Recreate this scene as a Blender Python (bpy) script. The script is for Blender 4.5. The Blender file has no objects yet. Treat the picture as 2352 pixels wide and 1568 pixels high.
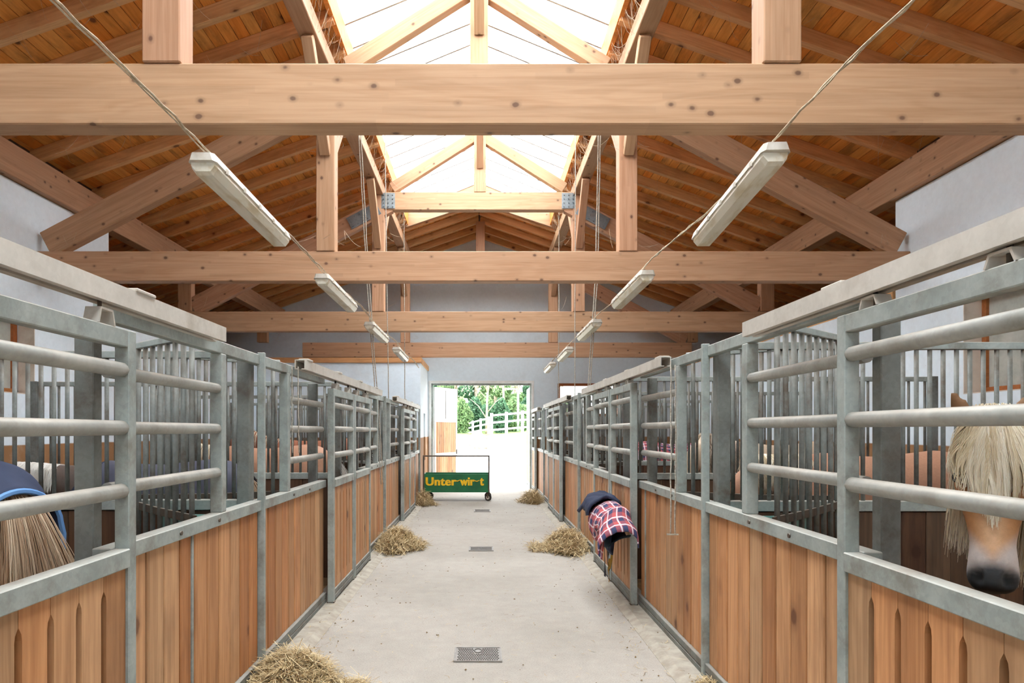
import bpy, bmesh, math, random
import numpy as np
from mathutils import Vector, Matrix, Quaternion

random.seed(7)
rng = np.random.default_rng(7)
scene = bpy.context.scene
COL = scene.collection

# ------------------------------------------------------------------ camera
F = 1568.0                      # focal length in px of the 2352 px wide frame
UC, VC, CAMZ = 1106.0, 988.0, 1.70
cam_d = bpy.data.cameras.new('camera')
cam_d.sensor_width = 36.0
cam_d.sensor_fit = 'HORIZONTAL'
cam_d.lens = 36.0 * F / 2352.0
cam_d.shift_x = (1176.0 - UC) / 2352.0
cam_d.shift_y = (VC - 784.0) / 2352.0
cam_d.clip_start = 0.05
cam_d.clip_end = 400.0
cam = bpy.data.objects.new('camera', cam_d)
COL.objects.link(cam)
cam.location = (0, 0, CAMZ)
cam.rotation_euler = (math.pi / 2, 0, 0)
scene.camera = cam

# ------------------------------------------------------------------ sky and exposure
world = bpy.data.worlds.new('world')
scene.world = world
world.use_nodes = True
wn = world.node_tree
wn.nodes.clear()
wo = wn.nodes.new('ShaderNodeOutputWorld')
wb = wn.nodes.new('ShaderNodeBackground')
wb.inputs['Color'].default_value = (0.93, 0.97, 1.0, 1)
wb.inputs['Strength'].default_value = 10.0
wn.links.new(wb.outputs[0], wo.inputs[0])

scene.view_settings.view_transform = 'Standard'
scene.view_settings.look = 'None'
scene.view_settings.gamma = 1.0
scene.view_settings.use_curve_mapping = False
scene.view_settings.exposure = 0.2
scene.cycles.max_bounces = 14
scene.cycles.diffuse_bounces = 8
scene.cycles.transparent_max_bounces = 24
scene.cycles.sample_clamp_indirect = 12.0

# ------------------------------------------------------------------ node helpers
class NT:
    def __init__(self, name):
        self.m = bpy.data.materials.new(name)
        self.m.use_nodes = True
        self.t = self.m.node_tree
        self.t.nodes.clear()
        self.out = self.t.nodes.new('ShaderNodeOutputMaterial')

    def n(self, kind, **kw):
        nd = self.t.nodes.new(kind)
        for k, v in kw.items():
            setattr(nd, k, v)
        return nd

    def l(self, a, b):
        self.t.links.new(a, b)

    def put(self, sock, v):
        if hasattr(v, 'is_output') or isinstance(v, bpy.types.NodeSocket):
            self.l(v, sock)
        elif v is not None:
            sock.default_value = v

    def math(self, op, a, b=None, c=None, clamp=False):
        nd = self.n('ShaderNodeMath', operation=op, use_clamp=clamp)
        self.put(nd.inputs[0], a)
        if b is not None:
            self.put(nd.inputs[1], b)
        if c is not None:
            self.put(nd.inputs[2], c)
        return nd.outputs[0]

    def vmath(self, op, a, b=None):
        nd = self.n('ShaderNodeVectorMath', operation=op)
        self.put(nd.inputs[0], a)
        if b is not None:
            self.put(nd.inputs[1], b)
        return nd.outputs[0]

    def noise(self, vec, scale=5.0, detail=4.0, rough=0.55, dist=0.0, out=0):
        nd = self.n('ShaderNodeTexNoise')
        self.put(nd.inputs['Vector'], vec)
        nd.inputs['Scale'].default_value = scale
        nd.inputs['Detail'].default_value = detail
        nd.inputs['Roughness'].default_value = rough
        nd.inputs['Distortion'].default_value = dist
        return nd.outputs[out]

    def voro(self, vec, scale=5.0, feature='F1', out=0, rand=1.0):
        nd = self.n('ShaderNodeTexVoronoi', feature=feature)
        self.put(nd.inputs['Vector'], vec)
        nd.inputs['Scale'].default_value = scale
        nd.inputs['Randomness'].default_value = rand
        return nd.outputs[out]

    def mapping(self, vec, scale=(1, 1, 1), loc=(0, 0, 0)):
        nd = self.n('ShaderNodeMapping')
        self.put(nd.inputs['Vector'], vec)
        nd.inputs['Scale'].default_value = scale
        nd.inputs['Location'].default_value = loc
        return nd.outputs[0]

    def ss(self, v, a, b):
        nd = self.n('ShaderNodeMapRange', interpolation_type='SMOOTHSTEP')
        self.put(nd.inputs['Value'], v)
        nd.inputs['From Min'].default_value = a
        nd.inputs['From Max'].default_value = b
        return nd.outputs[0]

    def lin(self, v, a, b, c, d):
        nd = self.n('ShaderNodeMapRange')
        self.put(nd.inputs['Value'], v)
        for k, x in zip(('From Min', 'From Max', 'To Min', 'To Max'), (a, b, c, d)):
            nd.inputs[k].default_value = x
        return nd.outputs[0]

    def mix(self, f, a, b, mode='MIX'):
        nd = self.n('ShaderNodeMix', data_type='RGBA', blend_type=mode)
        self.put(nd.inputs[0], f)
        self.put(nd.inputs[6], col(a) if isinstance(a, tuple) else a)
        self.put(nd.inputs[7], col(b) if isinstance(b, tuple) else b)
        return nd.outputs[2]

    def hsv(self, c, h=0.5, s=1.0, v=1.0):
        nd = self.n('ShaderNodeHueSaturation')
        self.put(nd.inputs['Color'], c)
        self.put(nd.inputs['Hue'], h)
        self.put(nd.inputs['Saturation'], s)
        self.put(nd.inputs['Value'], v)
        return nd.outputs[0]

    def bump(self, h, strength=0.3, dist=0.01):
        nd = self.n('ShaderNodeBump')
        nd.inputs['Strength'].default_value = strength
        nd.inputs['Distance'].default_value = dist
        self.put(nd.inputs['Height'], h)
        return nd.outputs[0]

    def princ(self, color, rough=0.6, metal=0.0, normal=None, spec=0.5, **kw):
        nd = self.n('ShaderNodeBsdfPrincipled')
        self.put(nd.inputs['Base Color'], col(color) if isinstance(color, tuple) else color)
        self.put(nd.inputs['Roughness'], rough)
        self.put(nd.inputs['Metallic'], metal)
        self.put(nd.inputs['Specular IOR Level'], spec)
        if normal is not None:
            self.l(normal, nd.inputs['Normal'])
        for k, v in kw.items():
            self.put(nd.inputs[k], v)
        self.l(nd.outputs[0], self.out.inputs['Surface'])
        return nd

    def objco(self, rnd=True):
        tc = self.n('ShaderNodeTexCoord').outputs['Object']
        if not rnd:
            return tc
        r = self.n('ShaderNodeObjectInfo').outputs['Random']
        return self.vmath('ADD', tc, self.vmath('MULTIPLY', self.comb(r, r, r), (57.0, 31.0, 43.0)))

    def comb(self, x, y, z):
        nd = self.n('ShaderNodeCombineXYZ')
        for i, v in enumerate((x, y, z)):
            self.put(nd.inputs[i], v)
        return nd.outputs[0]

    def sep(self, v):
        nd = self.n('ShaderNodeSeparateXYZ')
        self.put(nd.inputs[0], v)
        return nd.outputs

    def rand(self):
        return self.n('ShaderNodeObjectInfo').outputs['Random']

    def pos(self):
        return self.n('ShaderNodeNewGeometry').outputs['Position']

    def nor(self):
        return self.n('ShaderNodeNewGeometry').outputs['Normal']


def col(c):
    return tuple(c) + (1.0,) if len(c) == 3 else tuple(c)


def srgb(r, g, b):
    f = lambda c: (c / 255.0) / 12.92 if c / 255.0 <= 0.04045 else ((c / 255.0 + 0.055) / 1.055) ** 2.4
    return (f(r), f(g), f(b))


# ------------------------------------------------------------------ materials
def wood(name, light, dark, knot=None, knot_scale=4.0, knot_size=0.10, glulam=0.0, var=0.12, rough=0.62,
         grain=1.0, stain=None, stain_amt=0.0, dust=None):
    t = NT(name)
    v = t.objco()
    g = t.noise(t.mapping(v, (1.2, 38.0, 38.0)), 1.0, 6, 0.62, 0.5)
    g2 = t.noise(t.mapping(v, (0.45, 5.0, 5.0)), 1.0, 3, 0.5, 0.8)
    rings = t.math('SINE', t.math('MULTIPLY', g2, 46.0))
    fac = t.math('ADD', t.math('MULTIPLY', g, 0.75 * grain), t.math('MULTIPLY', rings, 0.05 * grain))
    fac = t.ss(fac, 0.16, 0.66)
    c = t.mix(fac, light, dark)
    if glulam > 0:
        s = t.sep(v)
        row = t.math('FLOOR', t.math('DIVIDE', s[2], 0.042))
        seg = t.math('FLOOR', t.math('DIVIDE', t.math('ADD', s[0], t.math('MULTIPLY', row, 0.83)), 1.7))
        wn_ = t.n('ShaderNodeTexWhiteNoise', noise_dimensions='2D')
        t.put(wn_.inputs['Vector'], t.comb(row, seg, 0.0))
        c = t.hsv(c, 0.5, 1.0, t.lin(wn_.outputs[0], 0, 1, 1 - glulam, 1 + glulam))
    if knot is not None:
        k = t.voro(t.mapping(v, (0.75, 1.0, 1.0)), knot_scale)
        kn = t.math('ADD', k, t.math('MULTIPLY', t.math('SUBTRACT', t.noise(v, 30, 2), 0.5), 0.04))
        c = t.mix(t.math('MULTIPLY', t.ss(kn, knot_size * 1.7, knot_size * 0.9), 0.25), c, knot)
        c = t.mix(t.math('MULTIPLY', t.ss(kn, knot_size, knot_size * 0.55), 0.85), c, knot)
    if stain is not None:
        sn = t.noise(t.mapping(v, (0.8, 2.5, 2.5)), 1.6, 5, 0.65)
        c = t.mix(t.math('MULTIPLY', t.ss(sn, 0.45, 0.72), stain_amt), c, stain)
    r = t.rand()
    c = t.hsv(c, t.lin(r, 0, 1, 0.492, 0.508), t.lin(r, 0, 1, 1 + var * 0.5, 1 - var * 0.5),
              t.lin(t.math('FRACT', t.math('MULTIPLY', r, 7.31)), 0, 1, 1 - var, 1 + var))
    if dust is not None:
        nz = t.sep(t.nor())[2]
        c = t.mix(t.math('MULTIPLY', t.ss(nz, 0.7, 0.98), 0.75), c, dust)
    t.princ(c, rough, normal=t.bump(g, 0.12, 0.004), spec=0.3)
    return t.m


M = {}
M['glulam'] = wood('glulam_pine', srgb(186, 148, 116), srgb(165, 124, 91), knot=srgb(98, 70, 54), knot_scale=6.2,
                   knot_size=0.125, glulam=0.06, var=0.05, dust=srgb(196, 180, 156))
M['roof_board'] = wood('roof_board', srgb(230, 154, 76), srgb(204, 128, 56), knot=srgb(84, 42, 20), knot_scale=3.0,
                       knot_size=0.12, var=0.07, stain=srgb(74, 48, 30), stain_amt=0.55)
M['rafter'] = wood('rafter_wood', srgb(220, 168, 116), srgb(194, 140, 90), knot=srgb(96, 52, 28), knot_scale=3.0,
                   knot_size=0.12, var=0.10, stain=srgb(110, 72, 44), stain_amt=0.35)
M['plank'] = wood('stall_plank', srgb(200, 152, 108), srgb(164, 117, 78), knot=srgb(92, 52, 30), knot_scale=2.6,
                  knot_size=0.11, var=0.2, stain=srgb(128, 92, 64), stain_amt=0.5, grain=1.1)
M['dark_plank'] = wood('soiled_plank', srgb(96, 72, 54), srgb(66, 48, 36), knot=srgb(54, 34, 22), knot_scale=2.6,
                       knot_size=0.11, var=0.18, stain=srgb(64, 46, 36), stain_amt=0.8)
M['frame_wood'] = wood('window_frame_wood', srgb(168, 104, 58), srgb(140, 82, 44), var=0.04)


def steel(name, base, light, dirt, dirt_amt, metal=0.35, rough=0.5, dust_amt=0.5):
    t = NT(name)
    v = t.objco()
    a = t.voro(v, 60.0, 'F1', 1)
    a = t.sep(a)[0]
    b = t.noise(v, 6.0, 5, 0.6)
    f = t.math('ADD', t.math('MULTIPLY', a, 0.12), t.math('MULTIPLY', b, 0.9))
    c = t.mix(t.ss(f, 0.2, 0.85), base, light)
    d = t.noise(v, 3.1, 6, 0.7)
    c = t.mix(t.math('MULTIPLY', t.ss(d, 0.46, 0.74), dirt_amt), c, dirt)
    nz = t.sep(t.nor())[2]
    dm = t.math('MULTIPLY', t.ss(t.math('ADD', nz, t.math('MULTIPLY', b, 0.5)), 0.55, 1.1), dust_amt)
    c = t.mix(dm, c, srgb(214, 204, 188))
    mt = t.math('MULTIPLY', t.math('SUBTRACT', 1.0, dm), metal)
    t.princ(c, rough, mt, normal=t.bump(d, 0.06, 0.003))
    return t.m


M['galv'] = steel('galvanised_steel', srgb(136, 146, 142), srgb(172, 181, 176), srgb(104, 94, 80), 0.7, metal=0.2, rough=0.55, dust_amt=0.35)
M['galv_dirty'] = steel('galvanised_steel_soiled', srgb(104, 108, 104), srgb(134, 140, 136), srgb(84, 70, 54), 0.95, metal=0.2, rough=0.6, dust_amt=0.25)
M['pipe'] = steel('dusty_pipe', srgb(146, 148, 142), srgb(174, 175, 167), srgb(122, 114, 100), 0.6, metal=0.2, rough=0.55, dust_amt=0.4)
M['track'] = steel('track_rail', srgb(184, 180, 170), srgb(204, 200, 190), srgb(140, 128, 108), 0.45, metal=0.05, rough=0.55, dust_amt=0.6)
M['plate'] = steel('steel_plate', srgb(120, 130, 134), srgb(152, 162, 166), srgb(120, 116, 108), 0.3, metal=0.6, rough=0.4, dust_amt=0.1)
M['iron'] = steel('dark_iron', srgb(72, 64, 56), srgb(96, 86, 74), srgb(110, 72, 44), 0.6, metal=0.3, rough=0.6, dust_amt=0.3)


def plaster(name, base, grime, band=None, band_z=1.52, grime_amt=0.5):
    t = NT(name)
    p = t.pos()
    a = t.noise(p, 0.9, 6, 0.65)
    b = t.noise(p, 14.0, 4, 0.6)
    c = t.mix(t.math('MULTIPLY', t.ss(a, 0.5, 0.75), grime_amt), base, grime)
    c = t.hsv(c, 0.5, 1.0, t.lin(b, 0.2, 0.8, 0.95, 1.05))
    sp = t.noise(t.mapping(p, (1.0, 1.0, 2.2)), 9.0, 3, 0.7)
    c = t.mix(t.math('MULTIPLY', t.ss(sp, 0.70, 0.76), 0.35), c, srgb(96, 88, 80))
    if band is not None:
        z = t.math('ADD', t.sep(p)[2], t.math('MULTIPLY', t.math('SUBTRACT', a, 0.5), 0.03))
        bc = t.mix(t.ss(t.noise(p, 2.2, 6, 0.7), 0.5, 0.72), band, srgb(176, 150, 124))
        c = t.mix(t.ss(z, band_z + 0.01, band_z - 0.01), c, bc)
    t.princ(c, 0.85, normal=t.bump(b, 0.15, 0.01), spec=0.2)
    return t.m


M['wall'] = plaster('white_plaster', srgb(230, 244, 253), srgb(214, 220, 222), srgb(158, 118, 82))
M['wall_shaded'] = plaster('shaded_gable_plaster', srgb(214, 225, 231), srgb(194, 199, 200), srgb(158, 118, 82))  # white wall colour toned down to imitate the shade on the gable
M['reveal'] = plaster('stained_plaster', srgb(214, 206, 194), srgb(160, 140, 116), None, grime_amt=0.9)


def concrete():
    t = NT('aisle_concrete')
    p = t.pos()
    a = t.noise(p, 0.5, 5, 0.55)
    b = t.noise(p, 95.0, 3, 0.7)
    d = t.noise(p, 26.0, 5, 0.75)
    g = t.noise(p, 7.0, 6, 0.7)
    c = t.mix(t.ss(a, 0.3, 0.7), srgb(169, 163, 153), srgb(154, 148, 138))
    c = t.hsv(c, 0.5, 1.0, t.math('MULTIPLY', t.lin(b, 0.3, 0.7, 0.80, 1.18), t.lin(g, 0.3, 0.7, 0.93, 1.07)))
    c = t.mix(t.math('MULTIPLY', t.ss(b, 0.60, 0.70), 0.5), c, srgb(112, 104, 92))
    c = t.mix(t.math('MULTIPLY', t.ss(d, 0.62, 0.72), 0.5), c, srgb(158, 134, 100))
    t.princ(c, 0.8, normal=t.bump(b, 0.25, 0.004), spec=0.3)
    return t.m


M['concrete'] = concrete()


def simple(name, c1, c2, scale=8.0, rough=0.7, bump=0.1, metal=0.0, detail=5, spec=0.4, **kw):
    t = NT(name)
    v = t.objco()
    n = t.noise(v, scale, detail, 0.6)
    c = t.mix(t.ss(n, 0.3, 0.7), c1, c2)
    t.princ(c, rough, metal, normal=t.bump(n, bump, 0.01), spec=spec, **kw)
    return t.m


M['kerb'] = simple('kerb_concrete', srgb(174, 167, 153), srgb(150, 142, 128), 9.0, 0.9, 0.3)
M['bedding'] = simple('bedding_floor', srgb(150, 122, 84), srgb(96, 74, 50), 6.0, 0.95, 0.6)
M['loft'] = simple('loft_boards', srgb(92, 70, 50), srgb(64, 48, 36), 4.0, 0.9, 0.2)
M['grate'] = simple('cast_iron', srgb(160, 157, 152), srgb(140, 136, 130), 20.0, 0.6, 0.2, 0.2)
M['grate_dark'] = simple('cast_iron_pattern', srgb(118, 114, 109), srgb(100, 96, 91), 20.0, 0.7, 0.2, 0.2)
M['lamp_body'] = simple('lamp_housing', srgb(206, 202, 192), srgb(184, 176, 160), 9.0, 0.55, 0.1)
M['web'] = simple('dusty_cord', srgb(206, 192, 168), srgb(172, 156, 130), 30.0, 0.9, 0.4)
M['rope'] = simple('rope_fibre', srgb(196, 190, 178), srgb(150, 142, 128), 60.0, 0.9, 0.4)
M['rubber'] = simple('black_rubber', srgb(44, 42, 40), srgb(62, 58, 54), 20.0, 0.8, 0.1)
M['green'] = simple('green_paint', srgb(34, 112, 68), srgb(28, 94, 60), 3.0, 0.5, 0.1)
M['yellow'] = simple('yellow_paint', srgb(244, 200, 34), srgb(224, 176, 28), 14.0, 0.5, 0.05)
M['trough'] = simple('teal_trough', srgb(138, 184, 176), srgb(112, 158, 150), 6.0, 0.5, 0.05)
M['white_paint'] = simple('white_paint', srgb(232, 232, 230), srgb(216, 216, 212), 5.0, 0.6, 0.05)
M['gravel'] = simple('yard_gravel', srgb(214, 208, 200), srgb(190, 184, 176), 3.0, 0.95, 0.3)
M['rock'] = simple('boulder_rock', srgb(172, 160, 148), srgb(128, 118, 108), 1.4, 0.9, 0.6)
M['ret_wall'] = simple('retaining_concrete', srgb(196, 194, 188), srgb(158, 156, 150), 0.8, 0.9, 0.2)
M['bark'] = simple('tree_bark', srgb(170, 154, 136), srgb(120, 106, 90), 6.0, 0.95, 0.5)
M['verge'] = simple('grass_verge', srgb(112, 140, 74), srgb(84, 112, 54), 1.5, 0.95, 0.4)
M['zinc'] = simple('lantern_frame', srgb(176, 172, 164), srgb(150, 146, 138), 6.0, 0.6, 0.05, 0.2)
M['cobweb'] = simple('cobweb', srgb(206, 190, 164), srgb(168, 150, 124), 30.0, 0.95, 0.1)


def lampglass():
    t = NT('lamp_diffuser')
    v = t.objco()
    n = t.noise(t.mapping(v, (2, 9, 9)), 1.5, 4)
    r = t.rand()
    c = t.mix(t.ss(n, 0.45, 0.7), srgb(220, 216, 200), srgb(196, 182, 150))
    ribs = t.math('SINE', t.math('MULTIPLY', t.sep(v)[1], 160.0))
    t.princ(c, 0.35, normal=t.bump(ribs, 0.15, 0.003), spec=0.5)
    return t.m


M['lamp_glass'] = lampglass()


def glazing():
    t = NT('skylight_sheet')
    tr = t.n('ShaderNodeBsdfTransparent')
    tr.inputs[0].default_value = (0.97, 0.98, 1.0, 1)
    tl = t.n('ShaderNodeBsdfTranslucent')
    tl.inputs[0].default_value = (0.9, 0.92, 0.94, 1)
    mx = t.n('ShaderNodeMixShader')
    mx.inputs[0].default_value = 0.25
    t.l(tr.outputs[0], mx.inputs[1])
    t.l(tl.outputs[0], mx.inputs[2])
    t.l(mx.outputs[0], t.out.inputs['Surface'])
    return t.m


M['glazing'] = glazing()


def pane(name, tint, fac):
    t = NT(name)
    tr = t.n('ShaderNodeBsdfTransparent')
    tr.inputs[0].default_value = col(tint)
    gl = t.n('ShaderNodeBsdfGlossy')
    gl.inputs['Roughness'].default_value = 0.08
    df = t.n('ShaderNodeBsdfDiffuse')
    df.inputs[0].default_value = col(srgb(190, 192, 184))
    m1 = t.n('ShaderNodeMixShader')
    m1.inputs[0].default_value = 0.06
    t.l(tr.outputs[0], m1.inputs[1])
    t.l(gl.outputs[0], m1.inputs[2])
    m2 = t.n('ShaderNodeMixShader')
    n = t.noise(t.objco(), 3.0, 5, 0.6)
    t.l(t.lin(n, 0.2, 0.8, fac * 0.6, fac * 1.4), m2.inputs[0])
    t.l(m1.outputs[0], m2.inputs[1])
    t.l(df.outputs[0], m2.inputs[2])
    t.l(m2.outputs[0], t.out.inputs['Surface'])
    return t.m


M['pane'] = pane('window_glass', (0.9, 0.93, 0.92), 0.25)
M['dusty_pane'] = pane('dusty_window_glass', (0.5, 0.53, 0.5), 0.75)


def straw(name, a, b):
    t = NT(name)
    at = t.n('ShaderNodeAttribute', attribute_name='tone')
    c = t.mix(at.outputs['Fac'], a, b)
    t.princ(c, 0.7, spec=0.3)
    return t.m


M['hay'] = straw('hay_straw', srgb(214, 194, 152), srgb(150, 126, 84))
M['litter'] = straw('floor_straw', srgb(206, 182, 132), srgb(120, 96, 60))
M['mane_cream'] = straw('cream_hair', srgb(246, 240, 222), srgb(204, 184, 142))
M['mane_white'] = straw('white_hair', srgb(240, 238, 232), srgb(204, 200, 190))
M['mane_grey'] = straw('silver_wavy_hair', srgb(222, 208, 186), srgb(120, 102, 86))
M['tail_tan'] = straw('tan_hair', srgb(210, 186, 158), srgb(148, 114, 84))


def leafmat(name, a, b):
    t = NT(name)
    at = t.n('ShaderNodeAttribute', attribute_name='tone')
    c = t.mix(at.outputs['Fac'], a, b)
    d = t.n('ShaderNodeBsdfDiffuse')
    t.l(c, d.inputs[0])
    tl = t.n('ShaderNodeBsdfTranslucent')
    t.l(c, tl.inputs[0])
    mx = t.n('ShaderNodeMixShader')
    mx.inputs[0].default_value = 0.35
    t.l(d.outputs[0], mx.inputs[1])
    t.l(tl.outputs[0], mx.inputs[2])
    t.l(mx.outputs[0], t.out.inputs['Surface'])
    return t.m


M['leaf_a'] = leafmat('leaf_dark', srgb(104, 136, 106), srgb(62, 96, 74))  # leaf greens are paled to imitate outdoor haze and glare
M['leaf_b'] = leafmat('leaf_light', srgb(142, 164, 116), srgb(96, 126, 88))
M['leaf_c'] = leafmat('leaf_pale', srgb(164, 174, 142), srgb(122, 140, 108))


def coat(name):
    t = NT(name)
    at = t.n('ShaderNodeAttribute', attribute_name='coat')
    v = t.n('ShaderNodeTexCoord').outputs['Object']
    n = t.noise(v, 60.0, 4, 0.7)
    c = t.hsv(at.outputs['Color'], 0.5, 1.0, t.lin(n, 0.2, 0.8, 0.86, 1.14))
    t.princ(c, 0.62, normal=t.bump(n, 0.12, 0.004), spec=0.3)
    return t.m


M['coat'] = coat('horse_coat')


def cloth(name, base, base2):
    t = NT(name)
    v = t.objco()
    n = t.noise(v, 3.0, 4)
    w = t.noise(v, 120.0, 2)
    c = t.mix(t.ss(n, 0.3, 0.7), base, base2)
    t.princ(c, 0.75, normal=t.bump(w, 0.15, 0.002), spec=0.25)
    return t.m


M['rug_blue'] = cloth('blue_rug_cloth', srgb(56, 64, 86), srgb(44, 52, 74))
M['rug_navy'] = cloth('navy_rug_cloth', srgb(48, 56, 78), srgb(38, 44, 64))
M['rug_grey'] = cloth('slate_rug_cloth', srgb(84, 86, 98), srgb(66, 68, 82))
M['trim_blue'] = cloth('light_blue_binding', srgb(118, 160, 208), srgb(96, 140, 192))
M['lining'] = cloth('dark_lining', srgb(34, 58, 70), srgb(26, 44, 56))
M['strap_dark'] = cloth('dark_webbing', srgb(48, 44, 48), srgb(36, 34, 40))
M['strap_gold'] = cloth('mustard_webbing', srgb(168, 132, 44), srgb(138, 106, 36))


def plaid():
    t = NT('plaid_cloth')
    uv = t.n('ShaderNodeUVMap').outputs[0]
    s = t.sep(uv)

    def stripe(x, per, off, wid):
        fr = t.math('FRACT', t.math('ADD', t.math('DIVIDE', x, per), off))
        return t.math('LESS_THAN', fr, wid)
    c = t.mix(stripe(s[0], 0.115, 0.0, 0.42), srgb(182, 88, 88), srgb(58, 66, 96))
    b = t.mix(stripe(s[1], 0.115, 0.0, 0.42), srgb(184, 90, 88), srgb(60, 68, 98))
    c = t.mix(0.5, c, b)
    c = t.mix(t.math('MULTIPLY', stripe(s[0], 0.115, 0.52, 0.13), 0.7), c, srgb(222, 222, 228))
    c = t.mix(t.math('MULTIPLY', stripe(s[1], 0.115, 0.52, 0.13), 0.7), c, srgb(222, 222, 228))
    t.princ(c, 0.8, normal=t.bump(t.noise(t.objco(), 150, 2), 0.2, 0.002), spec=0.2)
    return t.m


M['plaid'] = plaid()
M['eye'] = simple('dark_eye', srgb(22, 18, 16), srgb(30, 24, 20), 5.0, 0.08, 0.0, spec=0.8)

# ------------------------------------------------------------------ object helpers
WM = {}          # world matrices while building


def link(name, data, Mw=None, parent=None):
    o = bpy.data.objects.new(name, data)
    COL.objects.link(o)
    Mw = Mw if Mw is not None else Matrix.Identity(4)
    WM[o.name] = Mw.copy()
    if parent is not None:
        o.parent = parent
        o.matrix_basis = WM[parent.name].inverted() @ Mw
    else:
        o.matrix_basis = Mw
    return o


def T(x, y=None, z=None):
    return Matrix.Translation(Vector((x, y, z)) if y is not None else Vector(x))


def thing(name, label, cat, loc=(0, 0, 0), group=None, kind=None):
    o = link(name, None, T(loc))
    o.empty_display_size = 0.1
    if kind:
        o['kind'] = kind
    if label:
        o['label'] = label
    if cat:
        o['category'] = cat
    if group:
        o['group'] = group
    return o


def tag(o, label=None, cat=None, group=None, kind=None):
    if label:
        o['label'] = label
    if cat:
        o['category'] = cat
    if group:
        o['group'] = group
    if kind:
        o['kind'] = kind
    return o


_cache = {}


def cbox(sx, sy, sz, b, mat):
    """chamfered box centred on the origin, shared between alike pieces"""
    key = ('b', round(sx, 4), round(sy, 4), round(sz, 4), round(b, 4), mat)
    if key in _cache:
        return _cache[key]
    me = bpy.data.meshes.new('box')
    hx, hy, hz = sx / 2, sy / 2, sz / 2
    if b <= 0:
        vs = [(x * hx, y * hy, z * hz) for x in (-1, 1) for y in (-1, 1) for z in (-1, 1)]
        fs = [(0, 1, 3, 2), (4, 6, 7, 5), (0, 4, 5, 1), (2, 3, 7, 6), (0, 2, 6, 4), (1, 5, 7, 3)]
        me.from_pydata(vs, [], fs)
    else:
        b = min(b, hx * 0.45, hy * 0.45, hz * 0.45)
        bm = bmesh.new()
        bmesh.ops.create_cube(bm, size=1.0)
        for v in bm.verts:
            v.co = Vector((v.co.x * sx, v.co.y * sy, v.co.z * sz))
        bmesh.ops.bevel(bm, geom=list(bm.edges), offset=b, segments=1, affect='EDGES', profile=0.5)
        bm.to_mesh(me)
        bm.free()
    me.materials.append(M[mat])
    _cache[key] = me
    return me


def cyl(L, r, seg, mat, r2=None):
    key = ('c', round(L, 4), round(r, 4), seg, mat, r2)
    if key in _cache:
        return _cache[key]
    r2 = r if r2 is None else r2
    me = bpy.data.meshes.new('rod')
    vs, fs = [], []
    for i, (x, rr) in enumerate(((-L / 2, r), (L / 2, r2))):
        for k in range(seg):
            a = 2 * math.pi * k / seg
            vs.append((x, rr * math.cos(a), rr * math.sin(a)))
    for k in range(seg):
        k2 = (k + 1) % seg
        fs.append((k, k2, seg + k2, seg + k))
    fs.append(tuple(range(seg))[::-1])
    fs.append(tuple(range(seg, 2 * seg)))
    me.from_pydata(vs, [], fs)
    me.polygons.foreach_set('use_smooth', [True] * seg + [False] * 2)
    me.materials.append(M[mat])
    _cache[key] = me
    return me


def frame_of(p0, p1, up=(0, 0, 1)):
    p0, p1, up = Vector(p0), Vector(p1), Vector(up)
    x = (p1 - p0).normalized()
    if abs(x.dot(up)) > 0.98:
        up = Vector((0, 1, 0)) if abs(x.y) < 0.9 else Vector((1, 0, 0))
    y = up.cross(x).normalized()
    z = x.cross(y)
    R = Matrix((x, y, z)).transposed().to_4x4()
    return Matrix.Translation((p0 + p1) / 2) @ R, (p1 - p0).length


def bar(name, p0, p1, w, h, mat, parent=None, up=(0, 0, 1), b=0.004):
    Mw, L = frame_of(p0, p1, up)
    return link(name, cbox(L, w, h, b, mat), Mw, parent)


def rod(name, p0, p1, r, mat, parent=None, seg=8):
    Mw, L = frame_of(p0, p1)
    return link(name, cyl(L, r, seg, mat), Mw, parent)


def block(name, lo, hi, mat, parent=None, b=0.004):
    """axis aligned box between two corners"""
    lo, hi = Vector(lo), Vector(hi)
    c, s = (lo + hi) / 2, hi - lo
    return link(name, cbox(s.x, s.y, s.z, b, mat), T(c), parent)


def pydata(name, vs, fs, mat, parent=None, Mw=None, smooth=False, local=True):
    """mesh from lists given in world space (Mw None) or in the frame Mw"""
    me = bpy.data.meshes.new(name)
    if Mw is None:
        base = WM[parent.name].translation if parent is not None else None
        if base is None:
            c = Vector((0, 0, 0))
            arr = np.array(vs, dtype=float)
            c = Vector(((arr[:, 0].min() + arr[:, 0].max()) / 2, (arr[:, 1].min() + arr[:, 1].max()) / 2, arr[:, 2].min()))
        else:
            arr = np.array(vs, dtype=float)
            c = Vector(arr.mean(axis=0))
        vs = (np.array(vs, dtype=float) - np.array(c)).tolist()
        Mw = T(c)
    me.from_pydata(vs, [], fs)
    if smooth:
        me.polygons.foreach_set('use_smooth', [True] * len(me.polygons))
    for m in (mat if isinstance(mat, list) else [mat]):
        me.materials.append(M[m])
    me.update()
    return link(name, me, Mw, parent)


def boxes_vf(boxes):
    vs, fs = [], []
    for lo, hi in boxes:
        k = len(vs)
        vs += [(x, y, z) for x in (lo[0], hi[0]) for y in (lo[1], hi[1]) for z in (lo[2], hi[2])]
        fs += [tuple(k + i for i in f) for f in ((0, 1, 3, 2), (4, 6, 7, 5), (0, 4, 5, 1), (2, 3, 7, 6), (0, 2, 6, 4), (1, 5, 7, 3))]
    return vs, fs


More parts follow.
